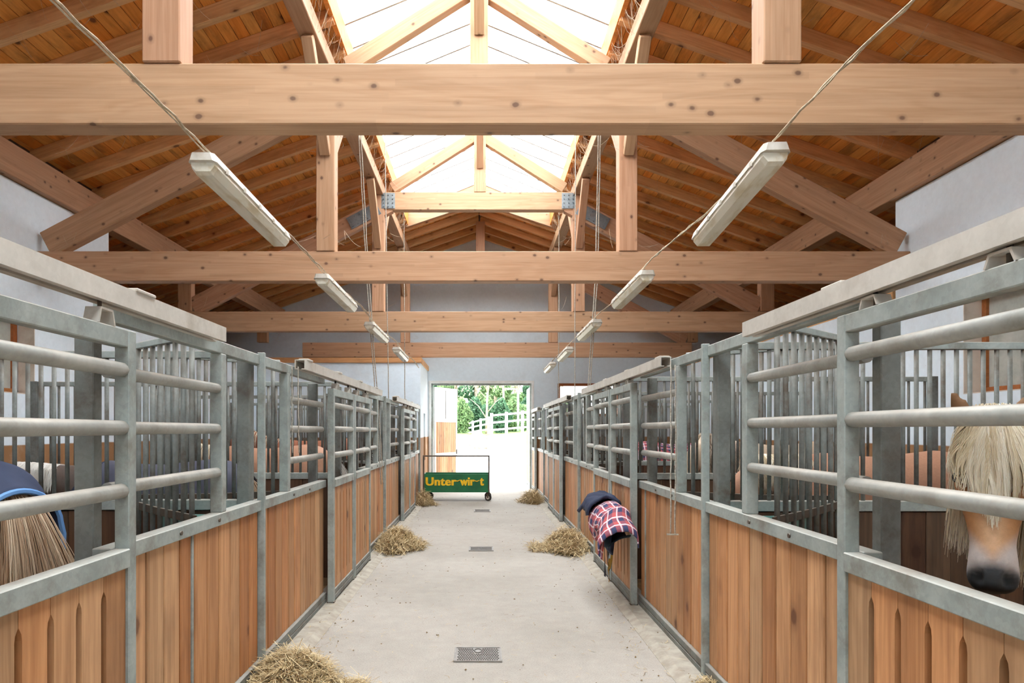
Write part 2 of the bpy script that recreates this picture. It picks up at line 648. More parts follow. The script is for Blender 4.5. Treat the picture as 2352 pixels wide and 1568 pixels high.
def prism_vf(poly, d0, d1, plane='xz'):
    """extrude a polygon (list of 2D) along the third axis from d0 to d1"""
    n = len(poly)
    mk = {'xz': lambda p, d: (p[0], d, p[1]), 'yz': lambda p, d: (d, p[0], p[1]), 'xy': lambda p, d: (p[0], p[1], d)}[plane]
    vs = [mk(p, d0) for p in poly] + [mk(p, d1) for p in poly]
    fs = [tuple(range(n)), tuple(range(n, 2 * n))[::-1]]
    for i in range(n):
        j = (i + 1) % n
        fs.append((i, i + n, j + n, j))
    return vs, fs


def fix_normals(o):
    bm = bmesh.new()
    bm.from_mesh(o.data)
    bmesh.ops.recalc_face_normals(bm, faces=bm.faces)
    bm.to_mesh(o.data)
    bm.free()
    return o


def tube_vf(pts, rad, seg=6, cap=True):
    pts = [Vector(p) for p in pts]
    n = len(pts)
    rad = rad if isinstance(rad, (list, tuple)) else [rad] * n
    vs, fs = [], []
    prev = None
    for i, p in enumerate(pts):
        t = (pts[min(i + 1, n - 1)] - pts[max(i - 1, 0)]).normalized()
        if prev is None:
            a = Vector((0, 0, 1)) if abs(t.z) < 0.9 else Vector((1, 0, 0))
            u = t.cross(a).normalized()
        else:
            u = (prev - t * prev.dot(t)).normalized()
        prev = u
        w = t.cross(u)
        for k in range(seg):
            a = 2 * math.pi * k / seg
            q = p + (u * math.cos(a) + w * math.sin(a)) * rad[i]
            vs.append(tuple(q))
    for i in range(n - 1):
        for k in range(seg):
            k2 = (k + 1) % seg
            fs.append((i * seg + k, i * seg + k2, (i + 1) * seg + k2, (i + 1) * seg + k))
    if cap:
        fs.append(tuple(range(seg))[::-1])
        fs.append(tuple(range((n - 1) * seg, n * seg)))
    return vs, fs


def tube(name, pts, rad, mat, parent=None, seg=6):
    vs, fs = tube_vf(pts, rad, seg)
    return pydata(name, vs, fs, mat, parent, smooth=True)


def join_vf(parts):
    vs, fs = [], []
    for v, f in parts:
        k = len(vs)
        vs += list(v)
        fs += [tuple(i + k for i in q) for q in f]
    return vs, fs


def set_tone(o, vals_per_vert):
    a = o.data.attributes.new('tone', 'FLOAT', 'POINT')
    a.data.foreach_set('value', np.asarray(vals_per_vert, dtype=np.float32))


def P(u, v, Y):
    """photograph pixel at depth Y -> place in the hall (used only to take measurements)"""
    return Vector(((u - UC) * Y / F, Y, CAMZ - (v - VC) * Y / F))


# ------------------------------------------------------------------ building shell
CX = -0.06
XL, XR = -5.68, 5.47
YB, YF = 19.46, -2.8            # far gable wall, wall behind the camera
DOOR0, DOOR1, DOORH = -1.46, 1.45, 3.065
RS = 0.35                       # roof slope


def zr(d):                      # underside of the rafters
    return 7.15 - RS * d


flo = pydata('floor', *boxes_vf([((-1.46, YF, -0.2), (1.46, YB + 0.3, 0.0))]), 'concrete')
tag(flo, kind='structure')
for s in (-1, 1):
    st = pydata('floor', *boxes_vf([((min(s * 1.46, s * 8.2), YF, -0.2), (max(s * 1.46, s * 8.2), YB, -0.005))]), 'bedding')
    tag(st, kind='structure')
# low concrete kerbs under the stall fronts, with the sloped edge towards the aisle
for s in (-1, 1):
    poly = [(s * 1.66, 0.0), (s * 1.66, 0.035), (s * 1.38, 0.035), (s * 1.31, 0.002), (s * 1.31, -0.02)]
    o = pydata('trim_1' if s < 0 else 'trim_2', *prism_vf(poly, YF, YB - 0.02, 'xz'), 'kerb')
    fix_normals(o)
    tag(o, kind='structure')
# shallow gutter lines along the kerbs
# side walls
WT = 0.35


def side_wall(name, s, X, y_high, wins):
    out = X + s * WT
    lo_, hi_ = min(X, out), max(X, out)
    bx = [((lo_, y_high, 0), (hi_, YB, 3.42))]
    y = YF
    for y0, y1, z0, z1 in wins:
        bx += [((lo_, y, 0), (hi_, y0, 4.72)), ((lo_, y0, 0), (hi_, y1, z0)), ((lo_, y0, z1), (hi_, y1, 4.72))]
        y = y1
    bx.append(((lo_, y, 0), (hi_, y_high, 4.72)))
    o = pydata(name, *boxes_vf(bx), 'wall')
    tag(o, kind='structure')
    return o


WIN_L = (7.0, 8.68, 2.15, 3.2)
WIN_R = (6.05, 7.75, 2.11, 3.27)
ADDED_WIN_L = [(-0.4, 1.3, 2.15, 3.2), (3.3, 5.0, 2.15, 3.2)]  # unseen windows added on both sides to brighten the side walls
ADDED_WIN_R = [(-0.9, 0.8, 2.11, 3.27), (2.6, 4.3, 2.11, 3.27)]
side_wall('wall_left', -1, XL, 10.4, ADDED_WIN_L + [WIN_L])
side_wall('wall_right', 1, XR, 9.02, ADDED_WIN_R + [WIN_R])
# outer walls of the lower eaves space, beyond the high walls
for s, y0 in ((-1, 10.4), (1, 9.02)):
    xo = CX + s * 7.75
    o = pydata('wall_eaves_left' if s < 0 else 'wall_eaves_right',
               *boxes_vf([((min(xo, xo + s * 0.25), y0, 0), (max(xo, xo + s * 0.25), YB, 4.6)),
                          ((min((XL if s < 0 else XR) + s * 0.36, xo), y0, 0), (max((XL if s < 0 else XR) + s * 0.36, xo), y0 + 0.2, 4.73)), ((min((XL if s < 0 else XR) + s * 0.12, xo), y0, 4.735), (max((XL if s < 0 else XR) + s * 0.12, xo), y0 + 0.2, 5.1))]), 'loft')
    tag(o, kind='structure')
    xi = (XL - WT) if s < 0 else (XR + WT)
    o = pydata('ceiling_loft_left' if s < 0 else 'ceiling_loft_right',
               *boxes_vf([((min(xi, xo), y0, 3.30), (max(xi, xo), YB, 3.42))]), 'loft')
    tag(o, kind='structure')


def gable(name, Y0, Y1, holes, mat):
    """gable wall: boxes around openings up to 3.42, then the gable polygon"""
    x0, x1 = CX - 8.0, CX + 8.0
    ztop = 3.5
    xs = sorted({x0, x1, *[h[0] for h in holes], *[h[1] for h in holes]})
    bx = []
    for a, b in zip(xs[:-1], xs[1:]):
        mid = (a + b) / 2
        z = 0.0
        for h in sorted([h for h in holes if h[0] <= mid <= h[1]], key=lambda q: q[2]):
            if h[2] > z:
                bx.append(((a, Y0, z), (b, Y1, h[2])))
            z = h[3]
        if z < ztop:
            bx.append(((a, Y0, z), (b, Y1, ztop)))
    v1, f1 = boxes_vf(bx)
    zz = lambda d: zr(d) + 0.19
    poly = [(x0, ztop), (x1, ztop), (x1, zz(8.0)), (CX, zz(0)), (x0, zz(8.0))]
    v2, f2 = prism_vf(poly, Y0, Y1, 'xz')
    o = pydata(name, *join_vf([(v1, f1), (v2, f2)]), mat)
    fix_normals(o)
    tag(o, kind='structure')
    return o


WIN_B = (2.17, 3.95, 2.1, 3.04)
gable('wall_back', YB, YB + 0.4, [(DOOR0, DOOR1, 0, DOORH), WIN_B], 'wall_shaded')
gable('wall_front', YF - 0.4, YF, [], 'wall')

# plastered room in the corner beside the far door
rm = pydata('wall_corner_room', *boxes_vf([((XL, 17.1, 0), (-1.53, 17.3, 3.39)), ((-1.73, 17.3, 0), (-1.53, 18.05, 3.39)),
                                          ((-1.73, 18.05, 2.15), (-1.53, 18.55, 3.39)), ((-1.73, 18.05, 0), (-1.53, 18.55, 0.9)),
                                          ((-1.73, 18.55, 0), (-1.53, YB, 3.39)), ((-2.0, 18.0, 0.9), (-1.9, 18.6, 2.15))]), 'wall')
tag(rm, kind='structure')
block('trim_3', (XL, 17.06, 3.39), (-1.5, 17.30, 3.52), 'rafter')['kind'] = 'structure'
block('trim_4', (-1.72, 17.30, 3.39), (-1.5, YB - 0.005, 3.52), 'rafter')['kind'] = 'structure'

# door frame of the far doorway
fr = thing('door_frame', 'pale plastered surround with grey steel frame of the open yard doorway', 'door frame', (0, YB, 0), kind='structure')
for x0, x1 in ((DOOR0 - 0.045, DOOR0 + 0.02), (DOOR1 - 0.02, DOOR1 + 0.045)):
    block('jamb', (x0, YB - 0.03, 0), (x1, YB + 0.06, DOORH + 0.045), 'white_paint', fr)
block('head', (DOOR0 + 0.02, YB - 0.03, DOORH - 0.02), (DOOR1 - 0.02, YB + 0.06, DOORH + 0.045), 'white_paint', fr)
for x0 in (DOOR0 + 0.02, DOOR1 - 0.07):
    block('steel_post', (x0, YB + 0.07, 0), (x0 + 0.05, YB + 0.13, DOORH - 0.02), 'galv', fr)
block('steel_lintel', (DOOR0 + 0.07, YB + 0.07, DOORH - 0.08), (DOOR1 - 0.07, YB + 0.13, DOORH - 0.02), 'galv', fr)


# windows of the hall
def window(name, lo, hi, axis, panes, mat_pane, label):
    """lo/hi are opposite corners of the window in the wall plane; axis is the axis of its thickness"""
    w = thing(name, label, None, ((lo[0] + hi[0]) / 2, (lo[1] + hi[1]) / 2, lo[2]), kind='structure')
    a = 1 if axis == 0 else 0

    def put(nm, a0, a1, z0, z1, t0, t1, mat):
        l_, h_ = [0, 0, z0], [0, 0, z1]
        l_[a], h_[a], l_[axis], h_[axis] = a0, a1, t0, t1
        return block(nm, l_, h_, mat, w)
    a0, a1, z0, z1, t0, t1 = lo[a], hi[a], lo[2], hi[2], lo[axis], hi[axis]
    f = 0.075
    put('frame_stile', a0, a0 + f, z0, z1, t0, t1, 'frame_wood')
    put('frame_stile', a1 - f, a1, z0, z1, t0, t1, 'frame_wood')
    put('frame_rail', a0 + f, a1 - f, z0, z0 + f, t0, t1, 'frame_wood')
    put('frame_rail', a0 + f, a1 - f, z1 - f, z1, t0, t1, 'frame_wood')
    n = panes
    step = (a1 - a0 - 2 * f) / n
    for i in range(n):
        b0 = a0 + f + i * step
        if i:
            put('mullion', b0 - 0.03, b0 + 0.03, z0 + f, z1 - f, t0, t1, 'frame_wood')
        m_ = (t0 + t1) / 2
        put('pane', b0 + (0.03 if i else 0), b0 + step - (0.03 if i < n - 1 else 0), z0 + f, z1 - f, m_ - 0.004, m_ + 0.004, mat_pane)
    return w


window('window_1', (XL - 0.30, WIN_L[0], WIN_L[2]), (XL - 0.22, WIN_L[1], WIN_L[3]), 0, 2, 'dusty_pane', 'wood framed dusty window in the wall behind the blue rugged horse')
window('window_2', (XR + 0.20, WIN_R[0], WIN_R[2]), (XR + 0.28, WIN_R[1], WIN_R[3]), 0, 2, 'dusty_pane', 'wood framed dusty window in the wall above the cream-maned horse')
window('window_3', (WIN_B[0], YB + 0.02, WIN_B[2]), (WIN_B[1], YB + 0.1, WIN_B[3]), 1, 2, 'pane', 'wood framed bright window beside the yard doorway')
for k, (w_, s) in enumerate([(w, -1) for w in ADDED_WIN_L] + [(w, 1) for w in ADDED_WIN_R]):
    xa = XL - 0.30 if s < 0 else XR + 0.20
    window('window_%d' % (4 + k), (xa, w_[0], w_[2]), (xa + 0.08, w_[1], w_[3]), 0, 2, 'pane',
           'unseen wood framed window added for light in the %s wall beside the front stalls, %s one' % ('cart side' if s < 0 else 'rug side', 'outer' if k % 2 == 0 else 'inner'))
# stained splayed reveals (painted plaster lining of the side windows)
for s, X, w_, nm in ((-1, XL, WIN_L, 'trim_5'), (1, XR, WIN_R, 'trim_6')):
    x0, x1 = X + s * 0.0, X + s * 0.20
    e = 0.012
    bx = [((min(x0, x1), w_[1] - e, w_[2]), (max(x0, x1), w_[1], w_[3])), ((min(x0, x1), w_[0], w_[2]), (max(x0, x1), w_[0] + e, w_[3])),
          ((min(x0, x1), w_[0] + e, w_[2]), (max(x0, x1), w_[1] - e, w_[2] + e)), ((min(x0, x1), w_[0] + e, w_[3] - e), (max(x0, x1), w_[1] - e, w_[3]))]
    tag(pydata(nm, *boxes_vf(bx), 'reveal'), kind='structure')

# ------------------------------------------------------------------ roof: boards on rafters
D_OPEN, D_END = 1.72, 7.9
Y_LANT = 16.3                   # the glazed lantern stops here
roof = thing('ceiling', None, None, (CX, 8, 5), kind='structure')
RAF = 0.16
nrm = math.sqrt(1 + RS * RS)
rafter_mesh = {}
for s in (-1, 1):
    # boards run along the hall
    bw = 0.146
    d = D_OPEN
    while d < D_END:
        d2 = d + bw / nrm
        dc = (d + d2) / 2
        zc = zr(dc) + RAF * nrm + 0.013
        ang = math.atan(RS) * s
        Mw = T(CX + s * dc, (YF + YB) / 2, zc) @ Matrix.Rotation(ang, 4, 'Y') @ Matrix.Rotation(math.pi / 2, 4, 'Z')
        link('board', cbox(YB - YF - 0.01, bw - 0.005, 0.025, 0.003, 'roof_board'), Mw, roof)
        d = d2
    d = 0.02
    while d < D_OPEN - 0.01:      # closed ridge beyond the lantern
        d2 = d + bw / nrm
        dc = (d + d2) / 2
        zc = zr(dc) + RAF * nrm + 0.013
        Mw = T(CX + s * dc, (Y_LANT + YB) / 2, zc) @ Matrix.Rotation(math.atan(RS) * s, 4, 'Y') @ Matrix.Rotation(math.pi / 2, 4, 'Z')
        link('board', cbox(YB - Y_LANT - 0.01, bw - 0.005, 0.025, 0.003, 'roof_board'), Mw, roof)
        d = d2
    y = YB - 0.12
    while y > YF:
        din = 0.03 if y > Y_LANT else D_OPEN
        zin, zou = zr(din) + RAF / 2 * nrm, zr(D_END) + RAF / 2 * nrm
        bar('rafter', (CX + s * din, y, zin), (CX + s * D_END, y, zou), 0.095, RAF, 'rafter', roof, b=0.005)
        y -= 0.70
# the dark weather skin above the boards
for s in (-1, 1):
    zz = lambda d: zr(d) + RAF * nrm + 0.032
    poly = [(CX + s * D_OPEN, zz(D_OPEN)), (CX + s * 8.3, zz(8.3)), (CX + s * 8.3, zz(8.3) + 0.06), (CX + s * D_OPEN, zz(D_OPEN) + 0.06)]
    o = pydata('roof_left' if s < 0 else 'roof_right', *prism_vf(poly, YF - 0.6, YB + 0.8, 'xz'), 'loft')
    fix_normals(o)
    tag(o, kind='structure')
poly = [(CX - D_OPEN, zz(D_OPEN)), (CX, zz(0)), (CX + D_OPEN, zz(D_OPEN)), (CX + D_OPEN, zz(D_OPEN) + 0.06), (CX, zz(0) + 0.06), (CX - D_OPEN, zz(D_OPEN) + 0.06)]
o = pydata('roof_ridge', *prism_vf(poly, Y_LANT, YB + 0.8, 'xz'), 'loft')
fix_normals(o)
tag(o, kind='structure')

# ------------------------------------------------------------------ glazed lantern over the aisle
EZ, RZ = 6.90, 7.62
lant = thing('skylight', 'white glazed ridge skylight with thin bars running above the aisle', 'skylight', (CX, 7, EZ), kind='structure')
LY0 = YF + 0.3
for s in (-1, 1):
    zb = zr(D_OPEN) + RAF * nrm - 0.12
    block('curb', (CX + s * D_OPEN - 0.03, LY0, zb), (CX + s * D_OPEN + 0.03, Y_LANT, EZ), 'roof_board', lant)
    y = LY0
    ymax = Y_LANT - 0.02
    n = int(round((ymax - LY0) / 0.535))
    step = (ymax - LY0) / n
    for i in range(n + 1):
        yy = LY0 + i * step
        bar('glazing_bar', (CX + s * (D_OPEN + 0.03), yy, EZ + 0.01), (CX, yy, RZ + 0.01), 0.034, 0.06, 'zinc', lant, b=0.0)
        if i < n:
            y0, y1 = yy + 0.012, yy + step - 0.012
            a, b_ = (CX + s * (D_OPEN + 0.05), EZ + 0.025), (CX + s * 0.005, RZ + 0.03)
            vs = [(a[0], y0, a[1]), (a[0], y1, a[1]), (b_[0], y1, b_[1]), (b_[0], y0, b_[1])]
            pydata('pane', vs, [(0, 1, 2, 3)], 'glazing', lant)
# closing gable at the end of the lantern
polyg = [(CX - D_OPEN - 0.02, zr(D_OPEN) + 0.0), (CX, zr(0.0) - 0.02), (CX + D_OPEN + 0.02, zr(D_OPEN) + 0.0), (CX + D_OPEN + 0.02, EZ + 0.02), (CX, RZ + 0.02), (CX - D_OPEN - 0.02, EZ + 0.02)]
o = pydata('end_board', *prism_vf(polyg, Y_LANT - 0.02, Y_LANT + 0.05, 'xz'), 'glulam', lant)
fix_normals(o)
polyg = [(CX - 1.9, EZ - 0.3), (CX + 1.9, EZ - 0.3), (CX + 1.75, EZ), (CX, RZ), (CX - 1.75, EZ)]
o = pydata('end_board', *prism_vf(polyg, LY0 - 0.1, LY0 - 0.04, 'xz'), 'glulam', lant)
fix_normals(o)

# ------------------------------------------------------------------ timber trusses
TY = [4.238, 8.69, 13.10, 17.72]
TH = 0.17
ZB, ZT = 3.60, 3.98
ORD = ['first', 'second', 'third', 'fourth']
TL = ['timber roof truss with the largest knotted beam, crossing over the front of the aisle',
      'timber roof truss with long diagonal braces, second beam back along the hall',
      'timber roof truss with exposed riveted steel plates under the skylight, third beam back',
      'timber roof truss close in front of the grey gable wall above the doorway']
for i, Y in enumerate(TY):
    tr = thing('roof_truss', TL[i], 'truss', (CX, Y, ZB), group='timber roof trusses')
    yc = Y + TH / 2
    xl, xr = XL + 0.005, XR - 0.005
    if i == 3:
        xl = -4.65
    bar('tie_beam', (xl, yc, (ZB + ZT) / 2), (xr, yc, (ZB + ZT) / 2), TH, ZT - ZB, 'glulam', tr, b=0.008)
    for s in (-1, 1):
        xq = CX + s * 1.925
        bar('queen_post', (xq, yc, ZT), (xq, yc, 6.22), 0.20, 0.235, 'glulam', tr, up=(1, 0, 0), b=0.008)
        # longitudinal knee braces up to the purlin, both ways
        for e in (-1, 1):
            bar('knee_brace', (xq, yc + e * 0.09, 5.22), (xq, yc + e * 1.0, 6.20), 0.13, 0.13, 'glulam', tr, b=0.006)
        xw = (XL if s < 0 else XR)
        # principal rafter from the beam's end up to the collar
        if not (i == 3 and s < 0):
            bar('principal_rafter', (xw - s * 0.12, yc + 0.002, 4.07), (CX + s * 1.72, yc + 0.002, 6.06), TH - 0.02, 0.34, 'glulam', tr, b=0.008)
        # strut of the lantern
        if i < 3:
            bar('lantern_strut', (CX + s * 1.66, yc, 6.36), (CX + s * 0.08, yc, 7.36), TH - 0.03, 0.20, 'glulam', tr, b=0.006)
        if i >= 2:
            xe = xw + s * 0.02
            bar('end_post', (xe, yc, 3.99), (xe, yc, 4.73), 0.18, 0.26, 'glulam', tr, up=(1, 0, 0), b=0.006)
        if i in (1, 2):
            # bolted steel plates at the collar joint
            p1 = Vector((CX + s * 1.72, yc - TH / 2 - 0.012, 6.06))
            dv = Vector((xw - s * 0.12 - (CX + s * 1.72), 0, 4.07 - 6.06)).normalized()
            q0, q1 = p1 + dv * 0.22, p1 + dv * 0.86
            pl = bar('steel_plate', q0, q1, 0.014, 0.24, 'plate', tr, up=(0, 0, 1), b=0.002)
            up = Vector((0, 1, 0)).cross(dv)
            for a in range(6):
                for b_ in range(3):
                    c = q0 + (q1 - q0) * ((a + 0.5) / 6) + up * ((b_ - 1) * 0.075)
                    rod('bolt', c + Vector((0, -0.004, 0)), c + Vector((0, -0.032, 0)), 0.013, 'plate', pl, seg=6)
            q0, q1 = Vector((CX + s * 1.60, yc - TH / 2 - 0.012, 6.10)), Vector((CX + s * 1.86, yc - TH / 2 - 0.012, 6.10))
            pl = bar('steel_plate', q0, q1, 0.014, 0.30, 'plate', tr, up=(0, 0, 1), b=0.002)
            for a in range(3):
                for b_ in range(4):
                    c = q0 + (q1 - q0) * ((a + 0.5) / 3) + Vector((0, 0, (b_ - 1.5) * 0.075))
                    rod('bolt', c + Vector((0, -0.004, 0)), c + Vector((0, -0.032, 0)), 0.013, 'plate', pl, seg=6)
    bar('collar_beam', (CX - 1.80, yc, 6.10), (CX + 1.80, yc, 6.10), TH + 0.004, 0.34, 'glulam', tr, b=0.008)
    bar('king_post', (CX + 0.03, yc, 6.27), (CX + 0.03, yc, 7.40 if i < 3 else 7.12), 0.19, 0.23, 'glulam', tr, up=(1, 0, 0), b=0.008)
    for e in ((-1, 1) if i < 3 else ()):
        bar('ridge_brace', (CX + 0.03, yc + e * 0.08, 6.75), (CX + 0.03, yc + e * 0.70, 7.42), 0.13, 0.12, 'glulam', tr, b=0.006)

# unseen boarding added to stop daylight leaking in above the high walls
for s, yh in ((-1, 10.4), (1, 9.02)):
    xw = XL if s < 0 else XR
    o = pydata('trim_7' if s < 0 else 'trim_8', *boxes_vf([((min(xw + s * 0.14, xw + s * 0.22), YF, 4.725), (max(xw + s * 0.14, xw + s * 0.22), yh, zr(5.78) + 0.17))]), 'loft')
    tag(o, kind='structure')
# purlins along the hall
for s in (-1, 1):
    side = 'cart' if s < 0 else 'plaid rug'
    o = bar('purlin', (CX + s * 1.93, LY0, 6.328), (CX + s * 1.93, YB - 0.01, 6.328), 0.21, 0.215, 'glulam', None, b=0.008)
    tag(o, 'long timber purlin along the skylight edge on the %s side' % side, 'purlin', 'purlins along the hall')
    xw = (XL if s < 0 else XR) + s * 0.01
    o = bar('purlin', (xw, YF + 0.01, 4.93), (xw, YB - 0.01, 4.93), 0.2, 0.40, 'glulam', None, b=0.008)
    tag(o, 'long timber purlin on top of the white wall on the %s side' % side, 'purlin', 'purlins along the hall')
    y0 = 10.45 if s < 0 else 9.1
    xp = (XL if s < 0 else XR) + s * 0.12
    o = bar('wall_plate', (xp, y0, 3.51), (xp, YB - 0.01, 3.51), 0.22, 0.18, 'rafter', None, b=0.006)
    tag(o, 'low timber wall plate above the far stalls on the %s side' % side, 'wall plate', 'wall plates')
o = bar('ridge_beam', (CX + 0.03, LY0, 7.48), (CX + 0.03, Y_LANT - 0.03, 7.48), 0.14, 0.14, 'glulam', None, b=0.006)
tag(o, 'timber ridge beam running lengthways under the peak of the skylight', 'beam')

# ------------------------------------------------------------------ horse stalls
FX = 1.55                       # plane of the fixed stall fronts
DX = 1.455                      # plane of the sliding doors
SILL = 1.185                    # centre of the sill rail
TOPZ = 2.185                    # centre of the top rail
PIPES_S = {-1: (1.455, 1.71, 1.945), 1: (1.487, 1.742, 2.0)}
DZ = {-1: 0.0, 1: 0.05}         # the rug side stands a little taller
SIDE = {-1: 'cart side', 1: 'plaid rug side'}
OFF = {-1: 0.04, 1: -0.04}
A0, B0, PITCH = 4.66, 1.68, 5.96
A_POS = [A0, A0 + PITCH, A0 + 2 * PITCH]             # feed corners, 4.66 10.62 16.58
B_POS = [B0, B0 + PITCH, B0 + 2 * PITCH]             # door pairs, 1.68 7.64 13.60
NTH = ['first', 'second', 'third', 'fourth', 'fifth', 'sixth', 'seventh']


def planks(parent, s, X, y0, y1, z0, z1, w=0.167, th=0.04, mat='plank'):
    n = max(1, int(round((y1 - y0) / w)))
    w = (y1 - y0) / n
    for i in range(n):
        y = y0 + (i + 0.5) * w
        dx = random.uniform(-0.002, 0.002)
        link('plank', cbox(z1 - z0, w - 0.015, th, 0.005, mat),
             T(X + dx, y, (z0 + z1) / 2) @ Matrix(((0, 0, 1, 0), (0, 1, 0, 0), (-1, 0, 0, 0), (0, 0, 0, 1))), parent)


_slot = {}


def slotted_plank(w, z0, z1, zs0, zs1, left, right, th=0.04):
    """door board: full width at the ends, cut back at its edges to leave pointed ventilation slots"""
    key = (round(w, 4), left, right)
    if key in _slot:
        return _slot[key]
    g, p = 0.0165, 0.045
    h = w / 2 - 0.0015
    pts = [(-h, z0), (h, z0)]
    if right:
        pts += [(h, zs0), (h - g * 0.8, zs0 + p * 0.5), (h - g, zs0 + p), (h - g, zs1 - p), (h - g * 0.8, zs1 - p * 0.5), (h, zs1)]
    pts += [(h, z1), (-h, z1)]
    if left:
        pts += [(-h, zs1), (-h + g * 0.8, zs1 - p * 0.5), (-h + g, zs1 - p), (-h + g, zs0 + p), (-h + g * 0.8, zs0 + p * 0.5), (-h, zs0)]
    zc = (z0 + z1) / 2
    n = len(pts)
    # local X runs along the board's length (vertical), local Y across, local Z the thickness
    vs = [(q[1] - zc, q[0], -th / 2) for q in pts] + [(q[1] - zc, q[0], th / 2) for q in pts]
    fs = [tuple(range(n)), tuple(range(n, 2 * n))[::-1]] + [(i, i + n, (i + 1) % n + n, (i + 1) % n) for i in range(n)]
    me = bpy.data.meshes.new('slotted_board')
    me.from_pydata(vs, [], fs)
    bm = bmesh.new()
    bm.from_mesh(me)
    bmesh.ops.recalc_face_normals(bm, faces=bm.faces)
    bmesh.ops.triangulate(bm, faces=[f for f in bm.faces if len(f.verts) > 4])
    bm.to_mesh(me)
    bm.free()
    me.materials.append(M['plank'])
    _slot[key] = me
    return me


ROTP = Matrix(((0, 0, 1, 0), (0, 1, 0, 0), (1, 0, 0, 0), (0, 0, 0, 1)))     # local X -> world Z, local Z -> world X


def stall_front(s, ya, label, far=True, near=True):
    X = s * FX
    TOPZ = 2.185 + DZ[s]
    t = thing('stall_front', label, 'stall front', (X, ya, 0), group='fixed stall fronts')
    y0 = ya - 1.93 if near else ya
    y1 = ya + 1.93 if far else ya
    # flat steel post in front of the partition, running down to the floor
    bar('post', (X - s * 0.035, ya, 0.0), (X - s * 0.035, ya, TOPZ + 0.05), 0.034, 0.05, 'galv', t, up=(1, 0, 0))
    # top rail and sill rail
    for a, b in ((y0, ya - 0.018), (ya + 0.018, y1)):
        if b - a < 0.1:
            continue
        bar('top_rail', (X, a, TOPZ), (X, b, TOPZ), 0.055, 0.07, 'galv', t)
        bar('sill_rail', (X - s * 0.005, a, SILL), (X - s * 0.005, b, SILL), 0.075, 0.07, 'galv', t)
        bar('bottom_rail', (X - s * 0.02, a, 0.105), (X - s * 0.02, b, 0.105), 0.05, 0.055, 'galv_dirty', t)
        bar('bottom_rail', (X - s * 0.02, a, 0.045), (X - s * 0.02, b, 0.045), 0.05, 0.055, 'galv_dirty', t)
        planks(t, s, X, a + 0.005, b - 0.005, 0.13, SILL - 0.036)
        xb = X + s * 0.028
        block('added_dark_backing', (xb - 0.006, a + 0.005, 0.14), (xb + 0.006, b - 0.005, SILL - 0.04), 'dark_plank', t, b=0.0)  # dark sheet added behind the planks so their seams read dark
    for e, on in ((-1, near), (1, far)):
        if not on:
            continue
        ym, ye = ya + e * 0.68, ya + e * 1.88
        bar('post', (X, ym, SILL + 0.036), (X, ym, TOPZ - 0.036), 0.07, 0.07, 'galv', t, up=(1, 0, 0))
        bar('post', (X + s * 0.075, ye, 0.0), (X + s * 0.075, ye, TOPZ - 0.036), 0.065, 0.08, 'galv_dirty', t, up=(1, 0, 0))
        for z in PIPES_S[s]:
            rod('pipe_rail', (X - s * 0.004, ym, z), (X - s * 0.004, ye, z), 0.029, 'pipe', t, seg=12)
        for k in range(2):
            yb = ym + e * (0.1 + 0.5 * k)
            rod('bolt', (X - s * 0.04, yb, SILL), (X - s * 0.05, yb, SILL), 0.012, 'iron', t, seg=6)
    return t


def hanger(parent, s, y):
    X = s * DX
    n = 4
    z0, z1 = 2.105 + DZ[s], 2.165 + DZ[s] * 0.6
    out = [(-0.06, z0), (-0.042, z1), (0.042, z1), (0.06, z0)]
    inn = [(0.052, z0), (0.036, z1 - 0.008), (-0.036, z1 - 0.008), (-0.052, z0)]
    poly = [(y + a, z) for a, z in out + inn]
    h = pydata('hanger', *prism_vf(poly, X - 0.03, X + 0.03, 'yz'), 'track', parent)
    fix_normals(h)
    rod('hanger_bolt', (X, y, 2.15), (X, y, 2.22), 0.009, 'iron', h, seg=6)
    return h


def stall_door(s, y0, y1, label):
    X = s * DX
    t = thing('stall_door', label, 'stall door', (X, (y0 + y1) / 2, 0), group='sliding stall doors')
    zt = 2.07 + DZ[s]
    for y in (y0 + 0.03, y1 - 0.03):
        bar('door_post', (X, y, 0.03), (X, y, zt + 0.035), 0.06, 0.06, 'galv', t, up=(1, 0, 0))
    a, b = y0 + 0.06, y1 - 0.06
    bar('top_rail', (X, a, zt), (X, b, zt), 0.055, 0.07, 'galv', t)
    bar('sill_rail', (X - s * 0.004, a, SILL), (X - s * 0.004, b, SILL), 0.065, 0.075, 'galv', t)
    bar('bottom_rail', (X, a, 0.13), (X, b, 0.13), 0.055, 0.05, 'galv_dirty', t)
    bar('bottom_rail', (X, a, 0.075), (X, b, 0.075), 0.055, 0.05, 'galv_dirty', t)
    for z in PIPES_S[s]:
        rod('pipe_rail', (X, a - 0.01, z), (X, b + 0.01, z), 0.03, 'pipe', t, seg=12)
    n = 6
    w = (b - a) / n
    for i in range(n):
        me = slotted_plank(w, 0.156, SILL - 0.038, 0.24, 1.085, i > 0, i < n - 1)
        link('plank', me, T(X + s * 0.004, a + (i + 0.5) * w, (0.156 + SILL - 0.038) / 2) @ ROTP, t)
    block('added_dark_backing', (X + s * 0.026 if s > 0 else X - 0.036, a, 0.16), (X + 0.036 if s > 0 else X - 0.026, b, SILL - 0.04), 'dark_plank', t, b=0.0)  # added sheet shuts out the stall's light so the slots read dark
    for y in (y0 + 0.22, y1 - 0.22):
        hanger(t, s, y)
    for y in (y0 + 0.03, y1 - 0.03):
        block('guide_shoe', (X - 0.035, y - 0.03, 0.012), (X + 0.035, y + 0.03, 0.05), 'iron', t)
    return t


